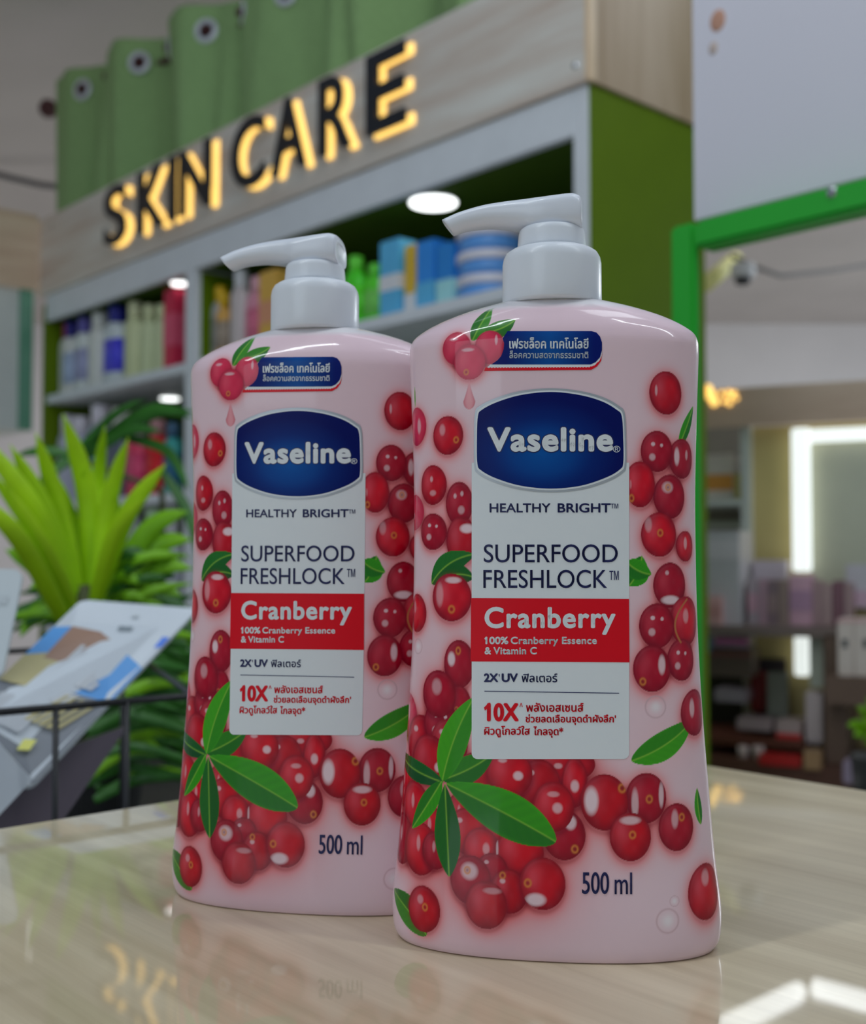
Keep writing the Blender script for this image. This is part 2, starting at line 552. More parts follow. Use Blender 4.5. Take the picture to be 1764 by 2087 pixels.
# ------------------------------------------------------------------ goods on the shelves
def super_lathe(mb, prof, n=28, mi=0, e=2.6):
    """profile rows (half width, half depth, z)"""
    vs, fs = [], []
    for a, b, z in prof:
        for i in range(n):
            t = 2 * math.pi * i / n
            c, s = math.cos(t), math.sin(t)
            vs.append((a * math.copysign(abs(c) ** (2 / e), c), b * math.copysign(abs(s) ** (2 / e), s), z))
    for j in range(len(prof) - 1):
        for i in range(n):
            p, q = j * n + i, j * n + (i + 1) % n
            fs.append((p, q, q + n, p + n))
    fs.append(tuple(reversed(range(n))))
    fs.append(tuple(range((len(prof) - 1) * n, len(prof) * n)))
    return mb.add(vs, fs, mi)


_n = [0]


def cm(c, k=1.0, rough=.35):
    key = 'plastic_%03d_%03d_%03d' % tuple(int(v) for v in c)
    return mat(key, alb(*c, k), rough)


def bottle(M, w, h, label, group, body, cap, band=None, ch=.22, d=None):
    t = thing('shelf_bottle', label, 'bottle', M, group)
    a, b = w / 2, (d or w * .62) / 2
    hb = h * (1 - ch)
    mb = MB(); super_lathe(mb, [(a * .94, b * .94, 0), (a, b, h * .012), (a, b, hb * .86), (a * .88, b * .9, hb * .95), (a * .5, a * .5 if a < b else b * .8, hb)])
    bo = mb.build('body', cm(body), t, smooth=True)
    if band:
        mb = MB(); super_lathe(mb, [(a * 1.01, b * 1.01, hb * .18), (a * 1.01, b * 1.01, hb * .72)]); mb.build('label', cm(band), t, smooth=True)
    mb = MB(); super_lathe(mb, [(a * .52, b * .82, hb + .0005), (a * .52, b * .82, h * .985), (a * .42, b * .7, h)], e=2.2); mb.build('cap', cm(cap), t, smooth=True)
    return t


def carton(M, w, h, label, group, c0, c1=None, z0=.55, z1=.85, d=None):
    t = thing('carton', label, 'box', M, group)
    d = d or min(w * .8, .07)
    mb = MB(); mb.b2(-w / 2, w / 2, -d / 2, d / 2, 0, h); mb.build('box', cm(c0, 1, .5), t, bevel=.0015)
    if c1:
        mb = MB(); mb.b2(-w / 2 - .0006, w / 2 + .0006, -d / 2 - .0006, d / 2 + .0006, h * z0, h * z1); mb.build('printed_band', cm(c1, 1, .5), t)
    return t


def place(px0, px1, pytop, zs, y=.06):
    pm = (px0 + px1) / 2
    w0, _ = CAB.on_y(px0, pytop + 40, y)
    w1, _ = CAB.on_y(px1, pytop + 40, y)
    xc, zt_ = CAB.on_y(pm, pytop, y)
    w_ = (w1 - w0) * .93
    if zs < 1:
        if xc < -1.5:
            xc = min(max(xc, LXE + .036 + w_ / 2), -1.527 - w_ / 2)
        else:
            xc = min(max(xc, -1.459 + w_ / 2), -.046 - w_ / 2)
    yy = max(y, .012 + w_ * .42)
    return CAB.M @ Matrix.Translation((xc, yy, zs + 0.0004)), w_, min(zt_ - zs, {.675: .258, .30: .335, -.12: .38}[zs])


G = 'bottles and boxes in the upper left bay'
for k, (p0, p1, top, body, cap, band, lab) in enumerate([
    (114, 134, 645, (150, 160, 165), (105, 30, 60), None, 'white bottle with maroon cap, leftmost in the upper left bay'),
    (136, 160, 634, (150, 160, 170), (28, 28, 105), (120, 140, 175), 'white bottle with navy cap, between the maroon-capped and the purple-capped ones'),
    (161, 189, 622, (146, 160, 172), (70, 70, 140), (110, 120, 160), 'white bottle with dull purple cap in the upper left bay'),
    (190, 221, 612, (150, 162, 170), (150, 162, 170), None, 'all-white bottle, tallest left of the blue-labelled bottle'),
    (223, 258, 612, (140, 156, 172), (22, 26, 110), (48, 50, 175), 'white bottle with navy cap and big bright blue label'),
    (262, 292, 616, (142, 156, 132), (150, 164, 140), None, 'pale green bottle right beside the blue-labelled bottle'),
    (293, 318, 622, (140, 156, 134), (146, 160, 136), None, 'pale green bottle, middle of the three in the upper left bay'),
    (319, 346, 622, (138, 154, 132), (144, 160, 134), None, 'pale green bottle just left of the red box')]):
    M, w, h = place(p0, p1, top, .675)
    bottle(M, w, h, lab, G, body, cap, band)
M, w, h = place(347, 368, 592, .675)
carton(M, w, h, 'tall narrow red box at the right end of the upper left bay', G, (140, 28, 60), (150, 60, 90), .3, .7)
G = 'goods in the middle bay'
for k, (p0, p1, top, body, cap, band, lab) in enumerate([
    (414, 440, 592, (120, 126, 134), (205, 128, 20), (100, 105, 112), 'grey bottle with orange cap, leftmost in the middle bay'),
    (443, 470, 598, (190, 120, 60), (205, 128, 20), (110, 105, 100), 'orange bottle with orange cap and grey label in the middle bay'),
    (476, 508, 550, (140, 140, 150), (160, 165, 185), None, 'tall bottle with silvery white cap left of the pink one'),
    (508, 546, 566, (190, 105, 130), (170, 120, 140), (200, 80, 110), 'pink bottle behind the rear pump bottle spout'),
    (706, 745, 524, (50, 170, 30), (70, 190, 50), (60, 160, 30), 'bright green bottle just right of the rear pump bottle collar'),
    (746, 784, 540, (60, 175, 35), (70, 190, 50), (80, 150, 70), 'bright green bottle beside the blue and white carton')]):
    M, w, h = place(p0, p1, top, .675)
    bottle(M, w, h, lab, G, body, cap, band)
for p0, p1, top, c0, c1, za, zb_, lab in [
    (547, 585, 556, (205, 125, 60), (190, 110, 90), .3, .6, 'orange carton left of the rear pump bottle collar'),
    (790, 832, 494, (60, 130, 200), (150, 160, 190), .35, .55, 'blue and white carton next to the green bottles'),
    (834, 860, 502, (215, 130, 40), (160, 165, 185), .02, .3, 'narrow orange and white carton between two blue ones'),
    (862, 900, 494, (30, 100, 185), (60, 130, 205), .05, .4, 'deep blue carton right of the narrow orange one'),
    (902, 938, 500, (25, 95, 165), (110, 160, 205), .02, .42, 'blue carton with pale lower print beside the stacked jars')]:
    M, w, h = place(p0, p1, top, .675)
    carton(M, w, h, lab, G, c0, c1, za, zb_)
M, w, h = place(946, 1054, 474, .675, .10)
hj = h / 3
for k, lab in enumerate(('blue jar with white lid, bottom of the stack of three', 'blue jar with white lid, middle of the stack of three', 'blue jar with white lid, top of the stack of three')):
    t = thing('cream_jar', lab, 'jar', M @ Matrix.Translation((0, 0, k * hj)), 'stacked cream jars')
    a = w / 2
    mb = MB(); mb.lathe([(a * .86, 0), (a * .93, hj * .06), (a * .95, hj * .5), (a * .9, hj * .58)], 32); mb.build('body', cm((62, 112, 200)), t, smooth=True)
    mb = MB(); mb.lathe([(a * .98, hj * .585), (a * 1.0, hj * .62), (a * 1.0, hj * .93), (a * .93, hj * .99)], 32); mb.build('lid', cm((148, 156, 180)), t, smooth=True)
G = 'goods in the lower left bay'
for p0, p1, top, body, cap, band, lab in [
    (120, 146, 848, (130, 140, 165), (150, 155, 185), None, 'whitish bottle, leftmost behind the palm leaf tips'),
    (150, 182, 850, (120, 130, 160), (150, 155, 185), None, 'whitish bottle behind the second palm leaf tip'),
    (188, 222, 826, (120, 135, 160), (155, 155, 180), (70, 110, 140), 'bottle with pale cap and dull blue label behind the palm'),
    (228, 262, 832, (60, 70, 90), (150, 155, 165), None, 'dark bottle with pale cap behind the palm'),
    (266, 298, 860, (150, 40, 75), (110, 110, 130), (180, 50, 90), 'pinkish red bottle in the lower left bay'),
    (306, 338, 856, (160, 10, 25), (120, 90, 100), (150, 10, 25), 'deep red bottle in the lower left bay'),
    (340, 366, 862, (40, 120, 125), (40, 70, 100), (20, 70, 110), 'teal bottle right beside the divider in the lower left bay')]:
    M, w, h = place(p0, p1, top, .30)
    bottle(M, w, h, lab, G, body, cap, band)
G = 'goods in the bottom left bay'
for p0, p1, top, body, cap, band, lab in [
    (100, 135, 1030, (115, 120, 150), (140, 145, 170), None, 'pale bottle low behind the middle palm leaves'),
    (255, 290, 1050, (100, 112, 130), (130, 135, 160), None, 'greyish bottle low behind the right palm leaves'),
    (298, 334, 1010, (112, 160, 112), (130, 160, 140), None, 'pale green bottle low beside the white divider'),
    (338, 366, 1015, (140, 150, 175), (150, 158, 180), None, 'white bottle low beside the white divider')]:
    M, w, h = place(p0, p1, top, -.12)
    bottle(M, w, h, lab, G, body, cap, band)

# ------------------------------------------------------------------ potted palm
lime = mat('lime_leaf', alb(108, 156, 3, 1.2), 0.45, noise=(25, 0.15))
lime2 = mat('mid_green_leaf', alb(78, 126, 4, 1.1), 0.45, noise=(25, 0.2))
deep = mat('deep_green_leaf', alb(22, 66, 8, 1.2), 0.4, noise=(25, 0.3))


def blade(pts, w, m, parent, name='leaf', fold=.25, n=14, tipw=.12):
    """strap leaf through 3D points, folded along its midrib"""
    P = [Vector(p) for p in pts]
    def cr(t):
        k = min(int(t * (len(P) - 1)), len(P) - 2)
        u = t * (len(P) - 1) - k
        a, b, c, d = P[max(k - 1, 0)], P[k], P[k + 1], P[min(k + 2, len(P) - 1)]
        return .5 * ((2 * b) + (c - a) * u + (2 * a - 5 * b + 4 * c - d) * u * u + (3 * b - a - 3 * c + d) * u ** 3)
    vs, fs = [], []
    for i in range(n + 1):
        t = i / n
        c = cr(t)
        d = (cr(min(t + .02, 1)) - cr(max(t - .02, 0))).normalized()
        s = d.cross(Vector((0.15, -1, 0.25))).normalized()
        nn = s.cross(d).normalized()
        ww = w / 2 * max(tipw * (1 - t) + .02, (math.sin(math.pi * (t * .86 + .14)) ** .6) * (1 if t < .7 else 1 - ((t - .7) / .3) ** 2.2 * .98))
        vs += [c - s * ww + nn * ww * fold, c, c + s * ww + nn * ww * fold]
    for i in range(n):
        a = i * 3
        fs += [(a, a + 1, a + 4, a + 3), (a + 1, a + 2, a + 5, a + 4)]
    o = MB().add(vs, fs).build(name, m, parent, smooth=True)
    so = o.modifiers.new('thickness', 'SOLIDIFY'); so.thickness = 0.0008
    return o


pot = thing('potted_palm', 'potted palm with bright lime leaves behind the wire rack, left of the bottles', 'plant')
pc = at(190, 1400, 1.08)
mb = MB(); mb.lathe([(0.035, -0.14), (0.04, -0.135), (0.05, -0.07), (0.053, -0.06), (0.049, -0.06), (0.046, -0.07)], 32, (pc.x, pc.y)); mb.build('pot', mat('dark_pot', (0.03, 0.03, 0.03), .5), pot, smooth=True)
mb = MB(); mb.lathe([(0.044, -0.085), (0.044, -0.072)], 24, (pc.x, pc.y)); mb.build('soil', mat('soil', (0.02, 0.014, 0.01), .9), pot)
mb = MB(); mb.tube([(pc.x, pc.y, -0.075), (pc.x - .005, pc.y, 0.03), (pc.x - .01, pc.y, .09)], [.012, .01, .008], 10); mb.build('stem', mat('palm_stem', (0.08, 0.09, 0.03), .7), pot, smooth=True)
D0 = 1.08
for tip, mid, base, w, dd in [
    ((-70, 860), (70, 1040), (150, 1260), 62, -.03), ((72, 880), (118, 1030), (168, 1250), 56, 0), ((128, 842), (178, 1010), (190, 1250), 66, .02),
    ((214, 866), (200, 1000), (196, 1230), 46, .05), ((262, 890), (222, 1030), (195, 1230), 54, .01), ((340, 944), (256, 1058), (190, 1240), 60, -.02),
    ((20, 1000), (90, 1120), (165, 1280), 50, -.05), ((-60, 1010), (40, 1100), (150, 1300), 56, -.07),
    ((20, 905), (95, 1050), (160, 1250), 58, -.01), ((300, 1010), (235, 1090), (190, 1245), 48, -.03), ((110, 960), (150, 1080), (180, 1240), 50, .03), ((170, 950), (186, 1080), (188, 1240), 50, .04), ((240, 1000), (215, 1090), (192, 1240), 46, .03), ((-30, 950), (80, 1100), (155, 1260), 52, .0)]:
    blade([at(*base, D0), at(*mid, D0 - .02 + dd), at(*tip, D0 - .05 + dd)], w / F * D0 * .66, lime, pot)
rnd = random.Random(11)
# mid green fans to the right and low
for tip, mid, base, w, m_ in [
    ((385, 1042), (300, 1085), (205, 1240), 44, lime2), ((392, 1100), (310, 1120), (205, 1250), 44, lime2), ((395, 1160), (300, 1160), (205, 1260), 42, lime2),
    ((372, 1215), (290, 1195), (205, 1265), 40, lime2), ((330, 1270), (270, 1225), (200, 1265), 36, lime2), ((300, 1330), (240, 1280), (190, 1265), 34, lime2),
    ((60, 1200), (110, 1190), (170, 1270), 38, lime2), ((40, 1300), (90, 1240), (165, 1280), 38, lime2), ((90, 1400), (120, 1320), (170, 1280), 34, lime2),
    ((240, 1010), (225, 1100), (195, 1250), 40, lime2), ((10, 1120), (80, 1160), (160, 1280), 46, lime2)]:
    blade([at(*base, D0 + .02), at(*mid, D0 + .03), at(*tip, D0 + .02)], w / F * D0, m_, pot)
for i in range(26):   # fine leaflets low on both sides
    a = rnd.uniform(-.9, .5) if i % 3 else rnd.uniform(2.7, 4.0)
    L_ = rnd.uniform(120, 200)
    bx, by = 200 + rnd.uniform(-20, 20), 1215 + rnd.uniform(-50, 60)
    tx, ty = bx + L_ * math.cos(a), by + L_ * math.sin(a) * .7
    blade([at(bx, by, D0 + .03), at((bx + tx) / 2, (by + ty) / 2 - 18, D0 + .02), at(tx, ty, D0 + .03)], rnd.uniform(14, 22) / F * D0, lime2 if i % 2 else deep, pot)
# deep green arching fronds behind
for i in range(70):
    a = rnd.uniform(-2.9, .6)
    L = rnd.uniform(150, 300)
    bx, by = 200 + rnd.uniform(-50, 60), 1340 + rnd.uniform(-90, 130)
    tx, ty = bx + L * math.cos(a), by + L * math.sin(a) * .8 + 40
    tx = min(tx, 420)
    mx_, my_ = (bx + tx) / 2 + rnd.uniform(-20, 20), (by + ty) / 2 - rnd.uniform(20, 70)
    dpt = D0 + rnd.uniform(.06, .26)
    blade([at(bx, by, dpt), at(mx_, my_, dpt + .03), at(tx, ty, dpt + .02)], rnd.uniform(26, 44) / F * dpt, deep if rnd.random() < .8 else lime2, pot)
for i in range(44):
    y_ = 1285 + i * 7 + rnd.uniform(-10, 10)
    dpt = D0 - rnd.uniform(.02, .16)
    x_ = rnd.uniform(150, 230)
    blade([at(x_, y_ + rnd.uniform(10, 40), dpt), at(x_ + 90, y_ - rnd.uniform(0, 30), dpt + .02), at(x_ + rnd.uniform(170, 230), y_ + rnd.uniform(-20, 30), dpt)], rnd.uniform(18, 30) / F * dpt, deep if rnd.random() < .86 else lime2, pot)
pb = thing('potted_palm', 'darker palm frond reaching in front of the cabinet divider', 'plant')
mb = MB(); mb.lathe([(0.05, -0.14), (0.075, -0.02), (0.07, -0.03)], 24, (-0.36, 1.55)); mb.build('pot', mat('dark_pot', 0), pb, smooth=True)
mb = MB(); mb.tube([(-0.36, 1.55, -.04), at(330, 1000, 1.5), at(150, 930, 1.48)], .004, 8); mb.build('stem', mat('palm_stem', 0), pb, smooth=True)
for tip, mid, base, w in [((392, 852), (310, 838), (200, 905), 30), ((398, 838), (300, 850), (150, 930), 26), ((330, 880), (260, 880), (170, 935), 24), ((60, 1010), (110, 960), (170, 920), 22),
                          ((385, 1000), (340, 920), (250, 890), 22), ((405, 1150), (385, 1050), (330, 960), 22), ((300, 812), (230, 850), (150, 930), 20), ((30, 930), (90, 920), (160, 930), 22)]:
    blade([at(*base, 1.48), at(*mid, 1.46), at(*tip, 1.42)], w / F * 1.48, deep, pb)

# ------------------------------------------------------------------ wire rack with cards and sachets
rk = thing('wire_rack', 'black wire rack holding sachets at the left behind the counter', 'rack')
zt_ = at(100, 1440, .63).z
zbk = -0.138
a0, a1 = at(-140, 1456, .585), at(392, 1424, .68)
a1.z = a0.z = zt_
b0, b1 = a0 + Vector((-.10, .22, 0.012)), a1 + Vector((-.10, .22, 0.012))
mb = MB(); mb.tube([a0, a1, b1, b0, a0], .0021, 8); mb.build('top_rim', black_wire, rk, smooth=True)
c0, c1, d0, d1 = (Vector((v.x, v.y, zbk + .003)) for v in (a0, a1, b0, b1))
mb = MB(); mb.tube([c0, c1, d1, d0, c0], .0018, 8); mb.build('base_rim', black_wire, rk, smooth=True)
for q in (.0, .44, .72, 1.0):
    u, v = a0.lerp(a1, q), c0.lerp(c1, q)
    mb = MB(); mb.tube([u, v], .0017, 8); mb.build('upright_wire', black_wire, rk, smooth=True)
for q in (.1, .5, .76, 1.0):
    u, v = b0.lerp(b1, q), d0.lerp(d1, q)
    mb = MB(); mb.tube([u, v], .0017, 8); mb.build('upright_wire', black_wire, rk, smooth=True)
for q in (.3, .7):
    mb = MB(); mb.tube([c0.lerp(d0, q), c1.lerp(d1, q)], .0016, 8); mb.build('floor_wire', black_wire, rk, smooth=True)


def card_mesh(A, B, Cq, Dq, th=.003, nseg=1, rad=.006):
    """rounded-corner slab through four corners (A top left, B top right, Cq bottom right, Dq bottom left)"""
    A, B, Cq, Dq = map(Vector, (A, B, Cq, Dq))
    W, L = (B - A).length, (Dq - A).length
    ux, uy = (B - A).normalized(), None
    n = (B - A).cross(Dq - A).normalized()
    if n.y > 0:
        n = -n
    def P(s, t):
        return (A * (1 - s) + B * s) * (1 - t) + (Dq * (1 - s) + Cq * s) * t
    return P, n, W, L


def card(name, label, cat, A, B, Cq, Dq, base, prints, th=.003, r=.05, group=None):
    P, n, W, L = card_mesh(A, B, Cq, Dq)
    t = thing(name, label, cat, None, group)
    rx, ry = min(.45, r * L / W), r
    out = []
    for cx, cy, a0_ in ((rx, ry, 180), (1 - rx, ry, 270), (1 - rx, 1 - ry, 0), (rx, 1 - ry, 90)):
        for k in range(6):
            a = R(a0_ + k * 18)
            out.append((cx + rx * math.cos(a), cy + ry * math.sin(a)))
    k = len(out)
    vs = [P(s, q) for s, q in out] + [P(s, q) - n * th for s, q in out]
    fs = [tuple(range(k)), tuple(reversed(range(k, 2 * k)))] + [(i, (i + 1) % k, k + (i + 1) % k, k + i) for i in range(k)]
    MB().add(vs, fs).build('sheet', base, t)
    for nm, poly, mm, lift in prints:
        pv = [P(s, q) + n * lift for s, q in poly]
        MB().add(pv, [tuple(range(len(pv)))]).build(nm, mm, t)
    return t


card_white = mat('card_white', alb(160, 178, 200, .68), .3)
pale_ink = mat('print_pale', alb(138, 152, 170, .8), .3)
sky = mat('print_blue', alb(58, 118, 185, .8), .35)
brown = mat('print_brown', alb(112, 94, 86, .8), .35)
slate = mat('print_slate', alb(78, 88, 102), .35)
khaki = mat('print_khaki', alb(132, 134, 104, .8), .35)
orng = mat('print_orange', alb(205, 110, 70), .35)
A, B, Cq, Dq = at(166, 1222, .80), at(404, 1240, .83), at(62, 1606, .67), at(-120, 1500, .65)
pr = [('blue_print', [(.0, .24), (.14, .215), (.2, .56), (0, .56)], sky, .0004),
      ('blue_print', [(.56, .27), (1.0, .385), (1.0, .60), (.62, .60)], sky, .0004),
      ('brown_print', [(.14, .215), (.40, .225), (.56, .27), (.60, .40), (.40, .45), (.16, .45)], brown, .0006),
      ('khaki_print', [(.0, .46), (.14, .42), (.46, .42), (.52, .62), (.0, .64)], khaki, .0007),
      ('landscape_print', [(0, .60), (1, .585), (1, .985), (0, .985)], slate, .0005),
      ('orange_print', [(.32, .66), (.42, .64), (.44, .69), (.34, .71)], orng, .0014)]
for k in range(8):   # rows of pale blurred printing
    s0 = .36 + .055 * k
    pr.append(('pale_print', [(s0, .33 + .026 * k), (s0 + .042, .335 + .026 * k), (s0 + .03, .56), (s0 - .02, .56)], pale_ink, .0014))
for k in range(8):
    s0 = .12 + .055 * k
    pr.append(('pale_print', [(s0, .70), (s0 + .045, .69), (s0 + .03, .84), (s0 - .02, .85)], pale_ink, .0014))
pr.append(('pale_print', [(.40, .60), (.74, .60), (.62, .67), (.46, .66)], pale_ink, .0012))
for k in range(5):
    s0 = .62 + .07 * k
    pr.append(('khaki_print', [(s0, .615), (s0 + .035, .61), (s0 - .1, .78), (s0 - .15, .78)], khaki, .0015))
pr += [('yellow_print', [(.62, .86), (.72, .84), (.74, .89), (.64, .91)], mat('print_yellow', alb(170, 160, 90), .35), .0015),
       ('blue_dot', [(.93, .20), (.995, .20), (.995, .26), (.94, .27)], mat('print_deep_blue', alb(40, 85, 175), .35), .0006),
       ('dark_mark', [(.50, .17), (.62, .165), (.64, .195), (.52, .20)], mat('print_dark_mark', alb(80, 95, 110), .35), .0006),
       ('dark_mark', [(.52, .085), (.58, .083), (.58, .10), (.53, .102)], mat('print_grey_mark', alb(125, 140, 155), .35), .0006)]
card('sachet', 'tilted sachet with white top and blue, brown and grey print in the wire rack', 'sachet', A, B, Cq, Dq, card_white, pr, r=.035)
sh = Vector((0.01, .035, -.02))
card('sachet', 'dark grey sheet standing in for the shade beneath the colourful sachet', 'sachet', at(40, 1560, .70), at(262, 1478, .76), at(95, 1720, .70), at(-120, 1740, .66), mat('shade_grey', alb(62, 60, 74), .4), [], r=.03)  # dark sheet put in as the shade under the tilted sachet
card('sachet', 'white corner of a sachet lying lowest at the left', 'sachet', at(-60, 1450, .63), at(66, 1590, .64), at(-10, 1670, .63), at(-160, 1600, .62), mat('card_white', 0), [('grey_mark', [(.3, .35), (.5, .33), (.52, .5), (.32, .52)], mat('print_grey_mark', 0), .0005)], r=.05)
card('price_card', 'pale rounded card standing at the left edge above the rack', 'card', at(-110, 1158, .72), at(48, 1160, .72), at(2, 1385, .70), at(-150, 1385, .70), mat('card_grey', alb(150, 168, 185, .75), .35), [('grey_mark', [(.78, .25), (.88, .25), (.88, .33), (.78, .33)], mat('print_grey_mark', 0), .0005)], r=.10)

# ------------------------------------------------------------------ shelving seen through the green frame
def rect(name, p0, p1, q0, q1, y, d, m, parent, bevel=0.0):
    """box on the shelving front at local depth y, spanning the given measured extents"""
    xa, z1 = INN.on_y(p0, q0, y)
    xb, _ = INN.on_y(p1, q0, y)
    _, z0 = INN.on_y((p0 + p1) / 2, q1, y)
    _, z1 = INN.on_y((p0 + p1) / 2, q0, y)
    mb = MB(); mb.b2(xa, xb, y, y + d, z0, z1)
    return mb.build(name, m, parent, None if parent else INN.M, bevel=bevel)


olive_wall = mat('khaki_board', alb(128, 126, 92), .5)
bench_brown = mat('brown_board', alb(72, 60, 54), .5)
iu = thing('shelving_unit', 'white shelving with beige header board seen through the green frame', 'shelving', INN.M)
rect('header_board', 1380, 1900, 782, 862, -.02, .03, wood('header_wood', alb(122, 110, 102), alb(140, 132, 128), (1.5, 14, 14), .45, 0, 1.0), iu)
rect('back_board', 1380, 1540, 862, 1560, .40, .02, mat('grey_board', alb(100, 100, 104), .5), iu)
rect('side_panel', 1508, 1526, 862, 1560, 0, .40, mat('pale_board', 0), iu)
rect('khaki_panel', 1526, 1900, 862, 1560, .05, .03, olive_wall, iu)
rect('grey_panel', 1648, 1900, 880, 1230, .035, .014, mat('grey_green_panel', alb(122, 132, 126), .3), iu)
rect('shelf', 1380, 1512, 1018, 1030, 0, .39, mat('pale_board', 0), iu)
rect('shelf', 1380, 1512, 1064, 1072, 0.1, .28, mat('pale_board', 0), iu)
rect('shelf', 1380, 1705, 1277, 1296, -.25, .30, mat('dark_brown_board', alb(82, 76, 78), .5), iu)
rect('post', 1678, 1722, 1294, 1640, -.25, .28, bench_brown, iu)
rect('shelf', 1680, 1900, 1382, 1440, -.35, .33, bench_brown, iu)
rect('shelf', 1380, 1640, 1505, 1520, -.25, .30, mat('reddish_board', alb(62, 34, 24), .5), iu)
rect('cabinet_body', 1430, 1900, 1560, 1760, -.3, .33, mat('dark_red_brown_board', alb(58, 38, 30), .5), iu)
rect('dark_back', 1380, 1600, 1340, 1560, .02, .02, mat('dark_board', alb(38, 36, 42), .5), iu)
# lit LED frame
lf = thing('led_frame', 'bright white LED strip frame on the khaki wall, far right', 'light', INN.M)
rect('light_strip', 1611, 1649, 872, 1165, -.01, .02, strip_on, lf, .004)
rect('light_strip', 1649, 1900, 869, 896, -.01, .02, strip_on, lf, .004)
rect('light_strip', 1617, 1647, 1297, 1378, -.01, .02, strip_on, lf, .004)
# letters lit yellow on the header, only dots of light at this distance
gs = thing('glowing_letters', 'small yellow glowing dots on the beige header board beside the green frame', 'sign', INN.M)
for k, (px, py, r) in enumerate([(1442, 793, 9), (1448, 806, 10), (1455, 820, 8), (1438, 800, 8), (1470, 800, 4), (1474, 818, 4), (1484, 798, 4), (1490, 806, 5), (1496, 800, 4), (1486, 822, 5), (1500, 812, 4), (1478, 808, 3)]):
    x, z = INN.on_y(px, py, -.02)
    mb = MB(); mb.lathe([(.002, 0), (r / F * 3.3 * 1.15, .001), (r / F * 3.3 * .8, .006)], 14)
    mb.build('lit_dot', sign_glow, gs, Matrix.Translation((x, -.0205, z)) @ Matrix.Rotation(R(90), 4, 'X'))


def inbox(name, lab, cat, p0, p1, q0, q1, y, c, c2=None, group=None, d=.12, s0=.3, s1=.7):
    t = thing(name, lab, cat, INN.M, group)
    b = rect('body', p0, p1, q0, q1, y, d, cm(c), t, .003)
    if c2:
        h = q1 - q0
        rect('printed_band', p0 + 1, p1 - 1, q0 + h * s0, q0 + h * s1, y - .002, .004, cm(c2), t)
    return t


G = 'goods on the shelving through the green frame'
inbox('tub', 'white tub with orange patch on the upper shelf beside the green frame', 'tub', 1436, 1494, 926, 1017, .05, (152, 152, 160), (190, 110, 60), G, s0=.45, s1=.8)
inbox('carton', 'yellow green carton right of the orange-patched tub', 'box', 1496, 1507, 965, 1017, .05, (160, 150, 100), None, G)
inbox('carton', 'small pale green carton half hidden by the green frame', 'box', 1420, 1430, 950, 1017, .04, (120, 150, 90), None, G)
inbox('white_bin', 'large white bin below the small shelf beside the green frame', 'bin', 1434, 1506, 1082, 1276, -.20, (138, 146, 160), (150, 156, 172), G, .2, .1, .3)
inbox('pink_carton', 'pale pink patterned carton in front of the large white bin', 'box', 1430, 1470, 1215, 1276, -.235, (150, 128, 136), (140, 110, 115), G, .03)
for k, (p0, p1, q0, c, c2, lab) in enumerate([
    (1522, 1544, 1180, (124, 122, 138), (140, 118, 140), 'lilac box, leftmost in the row under the LED frame'),
    (1545, 1562, 1182, (128, 112, 132), None, 'mauve box second from the left under the LED frame'),
    (1563, 1584, 1184, (92, 84, 96), (106, 96, 104), 'dark grey box in the row under the LED frame'),
    (1585, 1606, 1184, (104, 96, 98), None, 'grey brown box left of the pink-topped box'),
    (1607, 1654, 1172, (140, 118, 142), (120, 100, 130), 'wide lilac box with pinkish top right under the LED strip'),
    (1655, 1674, 1184, (112, 98, 108), None, 'narrow mauve grey box right of the wide lilac one'),
    (1675, 1694, 1190, (116, 104, 112), None, 'mauve box before the dark maroon one'),
    (1695, 1718, 1184, (82, 58, 72), None, 'dark maroon box right in the row'),
    (1719, 1736, 1188, (108, 96, 104), None, 'greyish box right of the maroon one')]):
    inbox('carton', lab, 'box', p0, p1, q0, 1276, -.16, c, c2, 'row of boxes under the LED frame', .08)
inbox('carton', 'long pale lilac box stacked behind the row, left of the LED strip', 'box', 1532, 1600, 1142, 1182, -.06, (136, 138, 156), None, G, .08)
inbox('carton', 'pale blue grey box stacked at the far right edge', 'box', 1722, 1790, 1150, 1240, -.1, (128, 134, 150), (130, 118, 140), G, .08, .6, .95)
for p0, p1, lab in ((1705, 1738, 'white box with small dark mark standing on the brown shelf'), (1739, 1790, 'white box with dark mark cut by the right edge of the view')):
    t = inbox('white_box', lab, 'box', p0, p1, 1262, 1381, -.33, (148, 148, 152), (160, 128, 138), 'white boxes on the brown shelf', .1, 0, .06)
    rect('dark_mark', (p0 + p1) / 2 - 6, (p0 + p1) / 2 + 5, 1303, 1320, -.333, .002, mat('mark_dark', (.05, .06, .06), .5), t)
inbox('white_post_box', 'tall narrow white box left of the brown post', 'box', 1640, 1674, 1412, 1515, -.22, (138, 136, 148), None, G, .08)
inbox('pale_box', 'pale grey green box under the LED strip stub', 'box', 1648, 1676, 1300, 1402, -.18, (130, 142, 142), None, G, .06)
inbox('flat_panel', 'dull grey flat panel standing in the dark lower shelf', 'box', 1562, 1604, 1370, 1468, -.10, (86, 94, 94), None, G, .02)  # a thin panel, modelled as a slab
inbox('crate', 'dark brown crate beside the green frame under the shelf', 'crate', 1438, 1530, 1322, 1380, -.16, (70, 64, 64), (84, 58, 60), G, .12, .1, .3)
inbox('carton', 'small magenta and white carton on top of the dark brown crate', 'box', 1456, 1524, 1298, 1321, -.15, (132, 120, 148), (170, 80, 140), G, .05, .2, .6)
inbox('carton', 'blue carton tucked against the green frame', 'box', 1428, 1446, 1298, 1330, -.18, (70, 110, 140), None, G, .05)
inbox('tray', 'pale grey tray heap in the dark shelf', 'tray', 1455, 1520, 1405, 1432, -.14, (112, 112, 128), None, G, .1)
inbox('tray', 'long pale grey tray low in the dark shelf', 'tray', 1500, 1572, 1466, 1490, -.2, (118, 112, 122), None, G, .1)
